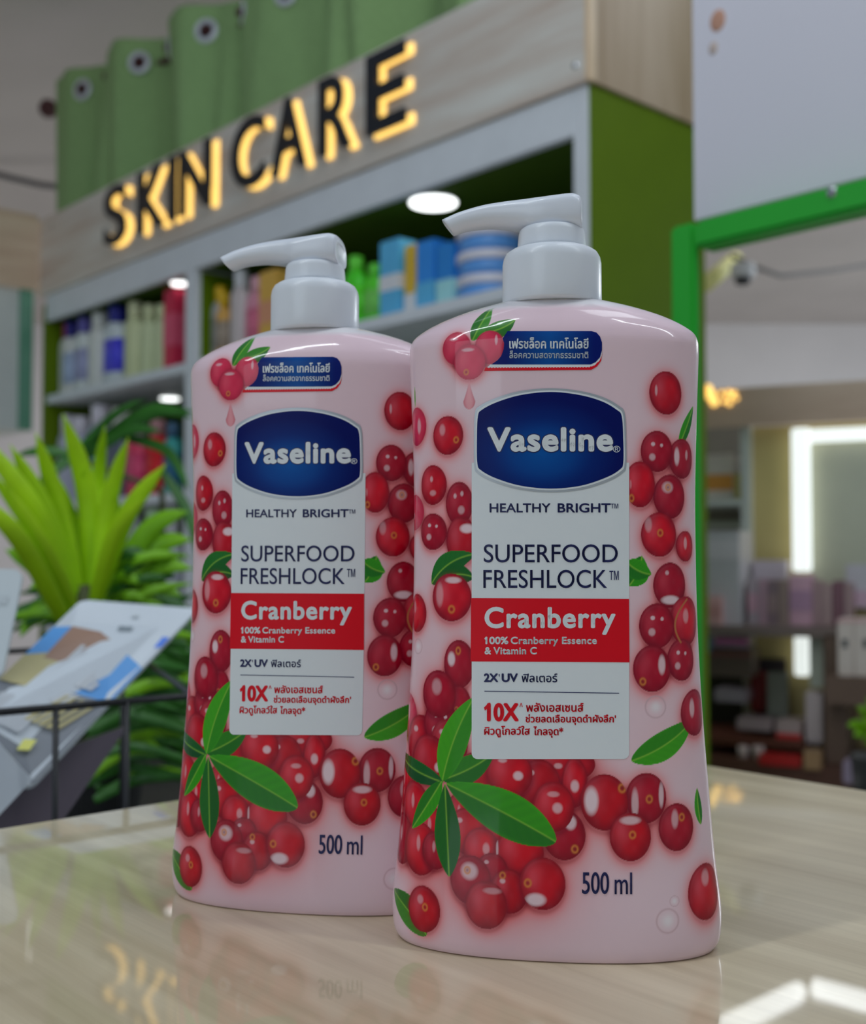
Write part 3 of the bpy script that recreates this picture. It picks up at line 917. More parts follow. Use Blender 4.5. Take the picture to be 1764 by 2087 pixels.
inbox('tray', 'white tray with red base left of the tall white box', 'tray', 1580, 1632, 1470, 1512, -.2, (130, 124, 132), (150, 40, 45), G, .1, .6, 1.0)
inbox('red_box', 'dark red box deep in the dark shelf', 'box', 1528, 1556, 1370, 1450, -.05, (84, 20, 26), None, G, .05)
for p0, p1, lab in ((1500, 1522, 'left white cup low on the dark shelf above the counter'), (1530, 1554, 'right white cup low on the dark shelf above the counter')):
    t = thing('cup', lab, 'cup', INN.M, 'white cups above the counter edge')
    xa, z1 = INN.on_y(p0, 1522, -.28); xb, _ = INN.on_y(p1, 1522, -.28); _, z0 = INN.on_y(p0, 1550, -.28)
    mb = MB(); mb.lathe([((xb - xa) * .36, z0), ((xb - xa) * .48, z0 + .01), ((xb - xa) * .5, z1), ((xb - xa) * .44, z1 + .001)], 20, ((xa + xb) / 2, -.26)); mb.build('body', cm((135, 130, 135)), t, smooth=True)
inbox('red_box', 'low red box behind the counter edge', 'box', 1545, 1630, 1540, 1562, -.32, (120, 20, 22), None, G, .05)
inbox('brown_box', 'tan box at the foot of the brown post', 'box', 1636, 1672, 1530, 1570, -.32, (110, 92, 70), None, G, .05)
inbox('pale_box', 'pale lilac box low at the right edge above the counter', 'box', 1716, 1790, 1556, 1600, -.42, (104, 100, 124), None, G, .08)
# second plant at the right edge
gp = thing('small_plant', 'small green plant at the right edge below the white boxes', 'plant')
pp = at(1790, 1540, 2.6)
mb = MB(); mb.lathe([(.05, pp.z - .16), (.06, pp.z), (.05, pp.z - .01)], 20, (pp.x, pp.y)); mb.build('pot', mat('dark_pot', 0), gp, smooth=True)
for tx, ty in ((1725, 1478), (1745, 1440), (1738, 1500), (1765, 1420), (1790, 1430), (1830, 1450), (1850, 1500), (1755, 1475)):
    blade([pp, at((1790 + tx) / 2, (1540 + ty) / 2 - 25, 2.6), at(tx, ty, 2.57)], .03, lime2, gp)

# ceiling lamps: two bright tubes whose reflection lies on the counter
def refl(px, py, z=1.97):
    r = ray(px, py)
    t = (z + H) / -r.z
    return Vector((r.x * t, r.y * t, z))
for a, b, lab in (((1658, 2028), (1850, 2080), 'right tube light of the pair mirrored in the counter'), ((1628, 2036), (1480, 2108), 'left tube light of the pair mirrored in the counter')):
    A_, B_ = refl(*a), refl(*b)
    dv = B_ - A_
    t = thing('tube_light', lab, 'ceiling light', Matrix.Translation((A_ + B_) / 2) @ Matrix.Rotation(math.atan2(dv.y, dv.x), 4, 'Z'), 'ceiling tube lights')
    L = dv.length / 2
    mb = MB(); mb.b2(-L, L, -.05, .05, 0, .07); mb.build('housing', mat('lamp_white', (.7, .7, .72), .5), t, bevel=.004)
    mb = MB(); mb.tube([(-L * .99, 0, -.040), (L * .99, 0, -.040)], .042, 12); mb.build('tube', tube_on, t, smooth=True)
# ceiling tube lights over the counter, they give the long highlights on the bottle shoulders
for x, y, ang, lab in ((-0.55, 0.25, 12, 'tube light on the ceiling left above the counter'), (0.75, -0.2, 8, 'tube light on the ceiling right above the counter')):
    pass
cd = thing('ceiling_camera', 'small dark-lensed camera below the ceiling, seen through the frame', 'camera', Matrix.Translation(at(1513, 566, 5.0)))
mb = MB(); mb.lathe([(.012, -.035), (.03, -.028), (.036, -.01), (.036, .0)], 20); mb.build('dome', mat('black_dome', (.03, .03, .035), .2), cd, smooth=True)
mb = MB(); mb.lathe([(.05, .001), (.055, .02), (.05, .06)], 20); mb.build('base', mat('lamp_white', 0), cd, smooth=True)
mb = MB(); mb.tube([at(1436, 580, 5.0), at(1498, 528, 5.3)], .036, 12)
tag(mb.build('hanging_tube', mat('yellow_green_tube', alb(150, 158, 110), .4), smooth=True), 'pale yellow green tube hanging slantwise below the ceiling', 'tube')
mb = MB(); mb.tube([at(1490, 520, 5.1), at(1540, 545, 5.1), at(1590, 562, 5.2), at(1690, 552, 5.6), at(1800, 535, 6.0)], .010, 8)
tag(mb.build('ceiling_cable', mat('cable_grey', 0), smooth=True), 'thin sagging cable below the ceiling, seen through the frame', 'cable')

# ------------------------------------------------------------------ pump bottles
D1 = 0.3615
BX, BY, YAW = (1126 - 882) / F * D1, D1, R(-7.5)
RHO = 0.464
N1 = 2.35
_z = np.array([0, .0012, .003, .006, .0116, .0268, .0513, .0727, .090, .106, .125, .1376, .150, .162, .175, .1815, .1833, .1858, .188, .1912, .1940, .1960, .1972, .1977])
_a = np.array([.0482, .0492, .0499, .0503, .05035, .0487, .0467, .0452, .0443, .04385, .04365, .0437, .0440, .0444, .0449, .0451, .0450, .0441, .0416, .0358, .0285, .0215, .0160, .0120])
_b = _a * RHO
for _i, _bb in zip(range(16, 24), (.0208, .0201, .0190, .0168, .0144, .0124, .0108, .0090)):
    _b[_i] = _bb


def smooth_profile(m=760):
    """rows along the profile, evenly spaced by arc length, Catmull-Rom smoothed"""
    P = np.stack([_a, _b, _z], 1)
    out = []
    for k in range(len(P) - 1):
        a, b, c, d = P[max(k - 1, 0)], P[k], P[k + 1], P[min(k + 2, len(P) - 1)]
        t = np.linspace(0, 1, 40, endpoint=False)[:, None]
        # centripetal-like: limit tangents
        L0, L1, L2 = np.linalg.norm(b - a) + 1e-9, np.linalg.norm(c - b), np.linalg.norm(d - c) + 1e-9
        m0 = ((b - a) / L0 * L1 * .5 + (c - b) * .5) if k > 0 else (c - b)
        m1 = ((c - b) * .5 + (d - c) / L2 * L1 * .5) if k < len(P) - 2 else (c - b)
        out.append((2 * t**3 - 3 * t**2 + 1) * b + (t**3 - 2 * t**2 + t) * m0 + (-2 * t**3 + 3 * t**2) * c + (t**3 - t**2) * m1)
    out = np.concatenate(out + [P[-1:]])
    s = np.concatenate([[0], np.cumsum(np.linalg.norm(np.diff(out[:, [0, 2]], axis=0), axis=1))])
    q = np.linspace(0, s[-1], m)
    return np.stack([np.interp(q, s, out[:, i]) for i in range(3)], 1)


PROF = smooth_profile()
_t = np.linspace(0, math.pi / 2, 4000)
_xi = np.sin(_t) ** (2 / N1)
_et = np.cos(_t) ** (2 / N1)
LTAB = np.concatenate([[0], np.cumsum(np.hypot(np.diff(_xi), RHO * np.diff(_et)))])
LMAX = LTAB[-1]


def az(z):
    return np.interp(z, PROF[:, 2], PROF[:, 0]), np.interp(z, PROF[:, 2], PROF[:, 1])


def surf(u, z, off=0.0):
    """point on the front of the bottle at unrolled label position u (m from the centre), height z"""
    a, b = az(z)
    s = np.clip(np.abs(u) / a, 0, LMAX)
    xi = np.interp(s, LTAB, _xi)
    et = (np.clip(1 - xi ** N1, 0, 1)) ** (1 / N1)
    x, y = a * xi * np.sign(u), -b * et
    nx, ny = xi ** (N1 - 1) / a * np.sign(u), -et ** (N1 - 1) / b
    L = np.hypot(nx, ny)
    return np.stack([x + nx / L * off, y + ny / L * off, z + 0 * x], -1)


_cy, _sy = math.cos(YAW), math.sin(YAW)


def unroll(px, py):
    """measured position on the front bottle -> (u, z) on its unrolled label"""
    px, py = np.asarray(px, float), np.asarray(py, float)
    A, B = px - 882.0, 1043.5 - py
    cp, sp = math.cos(PITCH), math.sin(PITCH)
    dx, dy, dz = A, -sp * B + cp * F, cp * B + sp * F
    # camera and ray in bottle coordinates
    ox, oy = -BX, -BY
    Ox, Oy = ox * _cy + oy * _sy, -ox * _sy + oy * _cy
    Dx, Dy = dx * _cy + dy * _sy, -dx * _sy + dy * _cy
    lo, hi = np.full(px.shape, (D1 - .06) / F), np.full(px.shape, D1 / F)
    # find the centre plane crossing then bisect for entry into the body
    tc = -(Ox * Dx + Oy * Dy) / (Dx * Dx + Dy * Dy)
    best, bt = None, None
    def g(t):
        x, y, z = Ox + Dx * t, Oy + Dy * t, H + dz * t
        a, b = az(np.clip(z, 0, .1975))
        return (np.abs(x / a)) ** N1 + (np.abs(y / b)) ** N1 - 1, x, y, z
    ts = np.linspace(-.03, .012, 43)
    gm = np.full(px.shape, 1e9); tm = tc.copy()
    for d in ts:
        v = g(tc + d / F)[0]
        upd = v < gm
        gm = np.where(upd, v, gm); tm = np.where(upd, tc + d / F, tm)
    lo = tc - .05 / F
    hi = tm
    for _ in range(40):
        mid = (lo + hi) / 2
        v = g(mid)[0]
        lo, hi = np.where(v > 0, mid, lo), np.where(v > 0, hi, mid)
    v, x, y, z = g(hi)
    a, b = az(np.clip(z, 0, .1975))
    u = np.interp(np.clip(np.abs(x / a), 0, 1), _xi, LTAB) * a * np.sign(x)
    return u, z


# ---- artwork, painted in label coordinates (unrolled) from measured positions
def artwork(u, z):
    base = np.array([.86, .635, .69])
    C = np.tile(base, (u.size, 1))
    # the pink deepens toward the middle of the print
    S = 1 / 6500.0

    def blend(col, a):
        nonlocal C
        C = C * (1 - a[:, None]) + np.asarray(col) * a[:, None]

    def near(uc, zc, ru, rz):
        return np.nonzero((np.abs(u - uc) < ru) & (np.abs(z - zc) < rz))[0]

    def halo(px, py, rx, ry, col, k):
        uc, zc = unroll(px, py)
        ru, rz = rx * S, ry * S
        i = near(uc, zc, ru * 2.6, rz * 2.6)
        d = ((u[i] - uc) / ru) ** 2 + ((z[i] - zc) / rz) ** 2
        a = np.clip(k * (.95 if k > .7 else .5) * np.exp(-d * 1.1), 0, 1)[:, None]
        C[i] = C[i] * (1 - a) + np.asarray(col) * a

    def fillidx(i, col, a):
        C[i] = C[i] * (1 - a[:, None]) + np.asarray(col) * a[:, None]

    AA = .00012

    def berry(px, py, rx, ry, style=0, hl=None, cal=None, tone=1.0):
        """one printed cranberry"""
        u0, _ = unroll(px - rx * .96, py)
        u1, _ = unroll(px + rx * .96, py)
        uc = (u0 + u1) / 2
        _, zc = unroll(px, py)
        ru, rz = abs(u1 - u0) / 2 / .96, ry * S
        ru = min(max(ru, rz * .85), rz * 1.25) if abs(px - 1127) > 200 else ru
        i = near(uc, zc - .12 * rz, ru * 1.7, rz * 1.7)
        if i.size == 0:
            return
        dh = np.hypot((u[i] - uc) / ru, (z[i] - zc + .10 * rz) / rz)
        if phase == 0:
            ah = (.62 * np.exp(-(np.clip(dh - 1, 0, 9) / .27) ** 1.4))[:, None]
            C[i] = C[i] * (1 - ah) + np.array([.84, .09, .09]) * ah
            return
        onred = np.clip((.34 - C[i, 1]) / .2, 0, 1)
        ah = (.6 * np.exp(-(np.clip(dh - 1, 0, 9) / .13) ** 1.5) * onred)[:, None]
        C[i] = C[i] * (1 - ah) + np.array([.22, .0, .02]) * ah
        i = near(uc, zc, ru * 1.1, rz * 1.1)
        du, dz_ = (u[i] - uc) / ru, (z[i] - zc) / rz
        d = np.sqrt(du ** 2 + dz_ ** 2)
        a = np.clip((1 - d) * (ru + rz) / 2 / AA + .5, 0, 1)
        red = np.array([.78, .002, .018]) if style == 0 else (np.array([.50, .002, .024]) if style == 1 else np.array([.82, .035, .10]))
        red = red * tone
        dark = np.array([.20, .0, .012]) if style != 2 else np.array([.50, .012, .05])
        pink = np.array([.86, .16, .22])
        w = np.clip((d - .35) / .65, 0, 1) ** 1.8 * .80
        w = np.clip(w + .16 * np.sin(du * 5 + uc * 900) * np.sin(dz_ * 4 + zc * 700) * (d < .95), 0, .95)
        c = red * (1 - w[:, None]) + dark * w[:, None]
        sh = np.clip(-dz_ * .5 + .1, 0, 1) * .5
        c = c * (1 - sh[:, None]) + dark * sh[:, None]
        gl = np.exp(-(((du + .42) / .34) ** 2 + ((dz_ - .25) / .55) ** 2)) * (.34 if style != 1 else .2)
        c = c * (1 - gl[:, None]) + pink * gl[:, None]
        fr = 1 / (1 + np.exp(-(np.sin(du * 9 + uc * 4000) * np.sin(dz_ * 7 + zc * 3000) * 3 - 2.2)))
        c = c * (1 - .06 * fr[:, None]) + pink * .06 * fr[:, None]
        rim = np.exp(-((d - .86) / .05) ** 2) * .10 * np.clip(dz_ * .8 - du * .6, 0, 1)
        c = c * (1 - rim[:, None]) + pink * rim[:, None]
        for (hx, hz, hw, hh, k) in (hl or [(-.35, .45, .16, .12, .6)]):
            q = ((du - hx) / hw) ** 2 + ((dz_ - hz) / hh) ** 2
            s = np.clip((1.35 - q) * 1.1, 0, 1) * k
            c = c * (1 - s[:, None]) + np.array([.92, .72, .76]) * s[:, None]
        if cal:
            q = np.hypot((du - cal[0]) / 1.0, (dz_ - cal[1]) / 1.0)
            s = np.exp(-((q - .13) / .05) ** 2) * .8
            c = c * (1 - s[:, None]) + np.array([.78, .26, .05]) * s[:, None]
            s = np.exp(-(q / .07) ** 2) * .7
            c = c * (1 - s[:, None]) + np.array([.25, .02, .02]) * s[:, None]
        C[i] = C[i] * (1 - a[:, None]) + c * a[:, None]

    def leaf(base_, tip, w, bend=0.0, dark_side=0, c0=(.045, .40, .006), c1=(.004, .13, .012), pw=.85, pe=.75):
        if phase == 0:
            return
        pts = np.array([base_, tip], float)
        (u0, u1), (z0, z1) = unroll(pts[:, 0], pts[:, 1])
        L = math.hypot(u1 - u0, z1 - z0)
        ex, ez = (u1 - u0) / L, (z1 - z0) / L
        hw = w * S / 2
        i = near((u0 + u1) / 2, (z0 + z1) / 2, L * .75 + hw, L * .75 + hw)
        if i.size == 0:
            return
        s = ((u[i] - u0) * ex + (z[i] - z0) * ez) / L
        v = (-(u[i] - u0) * ez + (z[i] - z0) * ex) / hw
        v = v - bend * 4 * s * (1 - s)
        prof = np.sin(math.pi * np.clip(s, 0, 1) ** pw) ** pe
        a = np.clip((prof - np.abs(v)) * hw / AA + .5, 0, 1) * (s > 0) * (s < 1)
        side = v > 0
        if dark_side < 0:
            side = ~side
        vein = np.abs(((s * 9 - np.abs(v) * 1.6) % 1) - .5) * 2
        m = np.where(side, .85, .30) * (.86 + .14 * vein)
        edge = np.clip((np.abs(v) / np.maximum(prof, .05) - .82) * 5, 0, 1) * .5
        m = np.clip(m + edge * .6, 0, 1)
        c = np.asarray(c1) * (1 - m[:, None]) + np.asarray(c0) * m[:, None]
        mid = np.exp(-(v * hw / .00022) ** 2) * .7
        c = c * (1 - mid[:, None]) + np.array([.32, .62, .06]) * mid[:, None]
        C[i] = C[i] * (1 - a[:, None]) + c * a[:, None]

    def zp(x, y):   # measured in the lower close view
        return 780 + .3968 * x, 1200 + .3968 * y

    def zq(x, y):   # measured in the upper close view
        return 780 + .3968 * x, 560 + .3968 * y

    K_ = .3968
    HALO = (.85, .10, .10)
    SOFT = (.90, .30, .28)
    # soft red glows under the fruit
    for x, y, rx, ry, k in [(1405, 950, 130, 150, .35), (1340, 1110, 150, 160, .35), (1480, 1180, 110, 150, .35), (1430, 1380, 120, 130, .4), (1475, 1640, 110, 120, .45), (340, 850, 95, 110, .35),
                            (300, 1180, 180, 260, .5), (360, 1690, 150, 130, .45), (1455, 640, 90, 110, .25)]:
        halo(*zq(x, y), rx * K_, ry * K_, SOFT, k)
    for x, y, rx, ry, k in [(1400, 230, 160, 160, .5), (1390, 450, 160, 130, .5), (390, 400, 140, 150, .5), (250, 600, 160, 240, .6), (200, 1150, 160, 330, .75), (400, 1250, 260, 260, .8), (560, 1560, 260, 200, .85),
                            (820, 1500, 230, 230, .7), (930, 1250, 190, 200, .7), (1140, 1130, 180, 160, .45), (1280, 1300, 140, 140, .45), (1360, 1090, 120, 150, .4), (1510, 1240, 100, 140, .4), (1480, 800, 160, 130, .4),
                            (220, 1670, 130, 150, .45), (900, 930, 260, 120, .55), (1660, 1580, 70, 150, .4)]:
        halo(*zp(x, y), rx * K_, ry * K_, HALO if k > .55 else SOFT, k)
    W = [(-.45, .42, .18, .16, .85)]
    two = [(-.25, .35, .13, .10, .8), (.28, .30, .10, .09, .7), (-.30, -.28, .2, .18, .55)]
    B = []
    def bq(x, y, rx, ry, **k): berry(*zq(x, y), rx * K_, ry * K_, **k)
    def bp(x, y, rx, ry, **k): berry(*zp(x, y), rx * K_, ry * K_, **k)
    for phase in (0, 1):      # first the soft red glow each berry throws, then the print itself
        # top emblem: drop, leaves, three berries
        leaf(zq(458, 345), zq(560, 172), 82 * K_, 0, -1, c0=(.06, .32, .02), c1=(.01, .13, .015))
        leaf(zq(520, 300), zq(680, 236), 92 * K_, -.35, 1, c0=(.05, .26, .02), c1=(.015, .14, .02))
        bq(380, 382, 73, 84, style=2, hl=[(-.2, .55, .3, .10, .5)]); bq(548, 376, 76, 84, style=2, hl=[(.45, .4, .10, .3, .6)]); bq(446, 454, 80, 88, style=2, hl=[(-.1, .7, .4, .10, .6)], cal=(-.22, -.55))
        # falling drop
        uc, zc = unroll(*zq(443, 655))
        i = near(uc, zc, .004, .010)
        du, dz_ = (u[i] - uc) / (33 * K_ * S), (z[i] - zc) / (40 * K_ * S)
        wd = np.where(dz_ > 0, np.clip(1 - dz_ / 2.9, 0, 1) ** 1.35, np.sqrt(np.clip(1 - dz_ ** 2, 0, 1)))
        a = np.clip((wd - np.abs(du)) * 5, 0, 1)
        e = np.clip(np.abs(du) / np.maximum(wd, .05), 0, 1) ** 3
        cc = np.array([.86, .36, .40]) * (1 - e[:, None]) + np.array([.62, .06, .10]) * e[:, None]
        C[i] = C[i] * (1 - a[:, None]) + cc * a[:, None]
        # right side, upper part
        leaf(zq(1520, 885), zq(1592, 680), 62 * K_, .0, 1)
        bq(1450, 612, 82, 106, style=0, tone=.85, hl=[(-.6, .1, .08, .25, .5)])
        bq(1530, 950, 46, 98, style=1, hl=[(-.4, .1, .2, .45, .8), (.4, .2, .12, .25, .5)])
        bq(1405, 912, 80, 100, style=1, hl=two)
        bq(1468, 1145, 78, 108, style=1, hl=[(-.15, .42, .34, .26, .6)], cal=(-.12, .42)); bq(1318, 1082, 78, 112, style=0, hl=[(-.6, .0, .06, .2, .3)], cal=(-.55, -.6))
        bq(1550, 1400, 28, 76, style=0, hl=[(0, .2, .2, .4, .5)])
        bq(1415, 1340, 90, 108, style=0, cal=(.05, .08), hl=[(-.6, .45, .2, .35, .35)])
        leaf(zq(1262, 1605), zq(1330, 1450), 120 * K_, -.2, -1)
        leaf(zq(1252, 1480), zq(1378, 1545), 100 * K_, -.25, 1)
        bq(1470, 1600, 82, 110, style=1, hl=[(.0, -.65, .55, .2, .9), (-.2, .55, .12, .1, .6)])
        bp(1550, 170, 42, 120, style=0, hl=[(0, .2, .2, .3, .4)]); bp(1530, 370, 52, 102, style=1, hl=two)
        bp(1405, 195, 90, 108, style=1, hl=two); bp(1380, 415, 96, 112, style=1, hl=[(.52, .15, .2, .42, .75)], cal=(-.5, -.55))
        # stalk
        for k in range(40):
            q = k / 39
            x, y = 1560 - 60 * math.sin(q * 2.6), 60 + 220 * q
            uc, zc = unroll(*zp(x, y)); i = near(uc, zc, .0012, .0012)
            dd = np.hypot(u[i] - uc, z[i] - zc)
            fillidx(i, (.55, .18, .06), np.clip(1.6 - dd / .00028, 0, 1))
        # clear bubbles
        for x, y, r in ((1400, 612, 56), (1462, 1712, 60), (1497, 1610, 26), (180, 300, 40)):
            uc, zc = unroll(*zp(x, y)); rr = r * K_ * S
            i = near(uc, zc, rr * 1.3, rr * 1.3); d = np.hypot(u[i] - uc, z[i] - zc) / rr
            fillidx(i, (.66, .42, .46), np.exp(-((d - .92) / .07) ** 2) * .5)
            fillidx(i, (.92, .84, .86), np.exp(-((d) / .45) ** 2) * .6)
        leaf(zp(1276, 890), zp(1590, 672), 135 * K_, -.28, -1, c0=(.06, .42, .01), c1=(.02, .22, .01))
        bp(1597, 640, 22, 112, style=1, hl=[(-.2, .2, .2, .4, .6)])
        leaf(zp(1632, 1215), zp(1612, 1028), 52 * K_, .2, 1)
        bp(1652, 1562, 50, 132, style=0, tone=.9, hl=[(0, .5, .25, .3, .4)])
        # left side
        leaf(zq(166, 685), zq(163, 578), 14 * K_, 0, 1)
        bq(178, 785, 22, 98, style=2, hl=[(.3, 0, .2, .4, .5)])
        bq(335, 830, 77, 97, style=0, tone=.9, hl=[(-.35, .3, .2, .3, .35)], cal=(.55, -.25))
        bq(180, 1225, 30, 92, style=2, hl=[(-.3, -.2, .2, .2, .5)])
        bq(393, 1180, 70, 108, style=1, hl=[(-.3, .35, .12, .12, .6), (.2, .45, .12, .12, .6), (.15, -.3, .25, .2, .45)])
        bq(262, 1085, 64, 100, style=0, tone=.85, hl=[(-.1, .3, .12, .15, .5), (0, -.4, .25, .15, .4)])
        bq(405, 1370, 80, 118, style=0, tone=.8, hl=[(.35, .5, .45, .2, .95)])
        bq(262, 1325, 66, 92, style=1, hl=two)
        leaf(zq(250, 1592), zq(470, 1440), 120 * K_, .5, 1, c0=(.02, .20, .02), c1=(.006, .10, .02))
        leaf(zq(300, 1560), zq(470, 1560), 110 * K_, .3, 1, c0=(.01, .14, .015), c1=(.006, .09, .02))
        bq(355, 1662, 100, 118, style=0, hl=[(.1, .72, .4, .14, .8), (-.6, .1, .2, .5, .35)], cal=(.02, -.5))
        bp(185, 130, 30, 98, style=0, hl=[(-.3, .3, .2, .3, .3)])
        bp(392, 392, 78, 118, style=1, hl=[(-.5, .2, .25, .3, .9)], cal=(-.05, .55))
        # left bunch
        bp(148, 660, 26, 112, style=2, hl=[(0, .2, .2, .4, .5)])
        bp(385, 590, 66, 84, style=1, cal=(-.1, -.4)); bp(210, 790, 80, 130, style=0, tone=.85); bp(300, 700, 86, 118, style=1, hl=two)
        bp(290, 545, 84, 116, style=1, hl=[(-.1, .3, .3, .35, .4)]); bp(340, 800, 96, 120, style=0, tone=.8)
        bp(245, 880, 90, 120, style=0, tone=.8, hl=[(.5, -.3, .2, .2, .7)])
        for x, y, rx, ry, s in [(130, 1010, 34, 120, 0), (170, 1120, 60, 120, 0), (110, 1290, 30, 126, 1), (400, 1180, 80, 120, 0), (250, 1240, 70, 110, 0), (195, 1340, 62, 128, 0), (270, 1350, 60, 90, 1)]:
            bp(x, y, rx, ry, style=s, hl=[(-.1, .2, .12, .3, .4)])
        # middle bunch behind the big leaf
        bp(900, 905, 190, 95, style=0, tone=.9, hl=[(0, -.1, .12, .15, .5)])
        bp(500, 960, 130, 110, style=0, tone=.8); bp(800, 1010, 110, 120, style=0, tone=.8); bp(650, 955, 118, 112, style=0, hl=[(.38, -.08, .22, .2, .8), (-.3, .55, .2, .1, .6)])
        bp(985, 1000, 64, 118, style=0, hl=[(0, -.15, .35, .25, .7)])
        bp(930, 1270, 110, 118, style=1, hl=[(.3, .5, .28, .3, .8)], cal=(.5, -.55))
        bp(600, 1230, 120, 110, style=0, tone=.9)
        bp(875, 1125, 106, 118, style=0, hl=[(.2, -.05, .25, .22, .6), (0, .5, .3, .12, .45)])
        bp(430, 1250, 100, 110, style=0, tone=.9); bp(505, 1345, 92, 104, style=0, hl=[(.28, .05, .2, .28, .45)])
        bp(700, 1360, 126, 112, style=0, tone=1.0, hl=[(-.9, .1, .05, .4, .6)], cal=(.6, -.5))
        bp(560, 1450, 80, 80, style=1)
        bp(450, 1500, 104, 116, style=1, hl=[(-.05, .35, .42, .36, .7)], cal=(-.15, .38)); bp(648, 1560, 96, 104, style=0, tone=.75, cal=(-.35, .7))
        bp(820, 1520, 117, 122, style=0, tone=.9, hl=[(-.3, -.62, .45, .25, .85)], cal=(-.65, .0)); bp(530, 1630, 106, 113, style=0, tone=.8, hl=[(.3, .6, .45, .14, .35)])
        bp(1350, 1080, 104, 118, style=1, hl=[(.75, .1, .13, .5, .7), (-.55, -.2, .18, .6, .6)], cal=(.15, -.05))
        bp(1137, 1102, 122, 132, style=0, tone=.85, hl=[(-.55, .05, .3, .5, .95)], cal=(.75, .5))
        bp(1270, 1280, 106, 113, style=0, tone=.85, hl=[(.0, .68, .5, .18, .7)], cal=(.1, .08)); bp(1505, 1230, 80, 112, style=1, hl=[(-.1, .35, .2, .4, .5)], cal=(.3, .4))
        # star of long leaves
        leaf(zp(310, 1000), zp(108, 850), 105 * K_, .1, -1, c0=(.01, .14, .02), c1=(.004, .07, .02))
        leaf(zp(300, 995), zp(150, 1235), 100 * K_, .1, 1)
        leaf(zp(318, 1005), zp(340, 1485), 140 * K_, 0, -1, pw=1.2, c0=(.012, .17, .015), c1=(.006, .10, .014))
        leaf(zp(305, 985), zp(570, 850), 130 * K_, -.2, 1, c0=(.03, .26, .01), c1=(.01, .14, .014))
        leaf(zp(305, 990), zp(470, 560), 150 * K_, .25, 1, c0=(.07, .45, .01), c1=(.02, .24, .01))
        leaf(zp(325, 1005), zp(888, 1305), 215 * K_, .12, 1, c0=(.05, .40, .01), c1=(.006, .12, .016), pw=1.25, pe=.6)
        # foot, left
        leaf(zp(225, 1785), zp(58, 1545), 150 * K_, -.3, 1, c0=(.06, .30, .02), c1=(.012, .12, .014))
        bp(212, 1652, 80, 112, style=0, tone=.85, cal=(.1, .1), hl=[(-.2, .4, .2, .2, .35)])
    return C


def paint_back(C, u, z, qq):
    """the same fruit scattered on the half turned away"""
    rnd = random.Random(5)
    for _ in range(26):
        uc, zc, r = rnd.uniform(-.045, .045), rnd.uniform(.012, .165), rnd.uniform(.005, .0085)
        d = np.hypot(u - uc, z - zc) / r
        a = np.clip((1 - d) * r / .0003, 0, 1)[:, None]
        w = np.clip((d - .5) * 2, 0, 1)[:, None] ** 1.5
        C[:] = C * (1 - a) + (np.array([.7, .006, .03]) * (1 - w) + np.array([.2, 0, .02]) * w) * a
    return C


NF, NB = 620, 90
rows = PROF.shape[0]
qf = np.linspace(-1, 1, NF) * LMAX
qb = np.linspace(1, -1, NB + 2)[1:-1] * LMAX
q_all = np.concatenate([qf, qb])
backm = np.concatenate([np.zeros(NF, bool), np.ones(NB, bool)])
xi_ = np.interp(np.abs(q_all), LTAB, _xi) * np.sign(q_all)
zz = PROF[:, 2][:, None] + 0 * q_all[None]
nexp = np.interp(PROF[:, 2], [0, .182, .196, .2], [N1, N1, 2.0, 2.0])[:, None]
X = PROF[:, 0][:, None] * xi_[None]
Y = PROF[:, 1][:, None] * np.clip(1 - np.abs(xi_[None]) ** nexp, 0, 1) ** (1 / nexp) * np.where(backm, 1, -1)[None]
co = np.stack([X, Y, zz], -1).reshape(-1, 3)
U = (q_all[None] * np.maximum(PROF[:, 0], .03)[:, None])
fu, fz = U[:, :NF].ravel(), zz[:, :NF].ravel()
Cf = artwork(fu, fz).reshape(rows, NF, 3)
bu, bz = U[:, NF:].ravel(), zz[:, NF:].ravel()
Cb = paint_back(np.tile(np.array([.86, .635, .69]), (bu.size, 1)), bu, bz, None).reshape(rows, NB, 3)
CC = np.concatenate([Cf, Cb], 1)
# milky unprinted rim at the very top and bottom
wt = np.clip((zz - .1925) / .002, 0, 1)[..., None]
CC = CC * (1 - wt) + np.array([.80, .76, .78]) * wt
nC = NF + NB
idx = np.arange(rows * nC).reshape(rows, nC)
f = np.stack([idx[:-1], np.roll(idx, -1, 1)[:-1], np.roll(idx, -1, 1)[1:], idx[1:]], -1).reshape(-1, 4)
me = bpy.data.meshes.new('body')
nf = len(f)
loops = np.concatenate([f.ravel(), idx[0][::-1], idx[-1]])
me.vertices.add(len(co)); me.vertices.foreach_set('co', co.ravel())
me.loops.add(len(loops)); me.loops.foreach_set('vertex_index', loops)
me.polygons.add(nf + 2)
me.polygons.foreach_set('loop_start', np.concatenate([np.arange(nf) * 4, [nf * 4, nf * 4 + nC]]))
me.update(calc_edges=True)
me.validate()
at_ = me.color_attributes.new('print', 'FLOAT_COLOR', 'POINT')
at_.data.foreach_set('color', np.concatenate([CC.reshape(-1, 3), np.ones((len(co), 1))], 1).ravel().astype(np.float32))
BODY = me
body_mat = attr_mat('printed_bottle', 0.25, 0.55)


# ---- flat printed parts and lettering laid on the front
def cut_grid(me, step):
    bm = bmesh.new(); bm.from_mesh(me)
    co_ = np.array([v.co[:] for v in bm.verts])
    for ax in (0, 1):
        lo, hi = co_[:, ax].min(), co_[:, ax].max()
        k = lo + step
        while k < hi:
            no = [0, 0, 0]; no[ax] = 1
            p = [0, 0, 0]; p[ax] = k
            bmesh.ops.bisect_plane(bm, geom=bm.verts[:] + bm.edges[:] + bm.faces[:], plane_co=p, plane_no=no)
            k += step
    bm.to_mesh(me); bm.free()


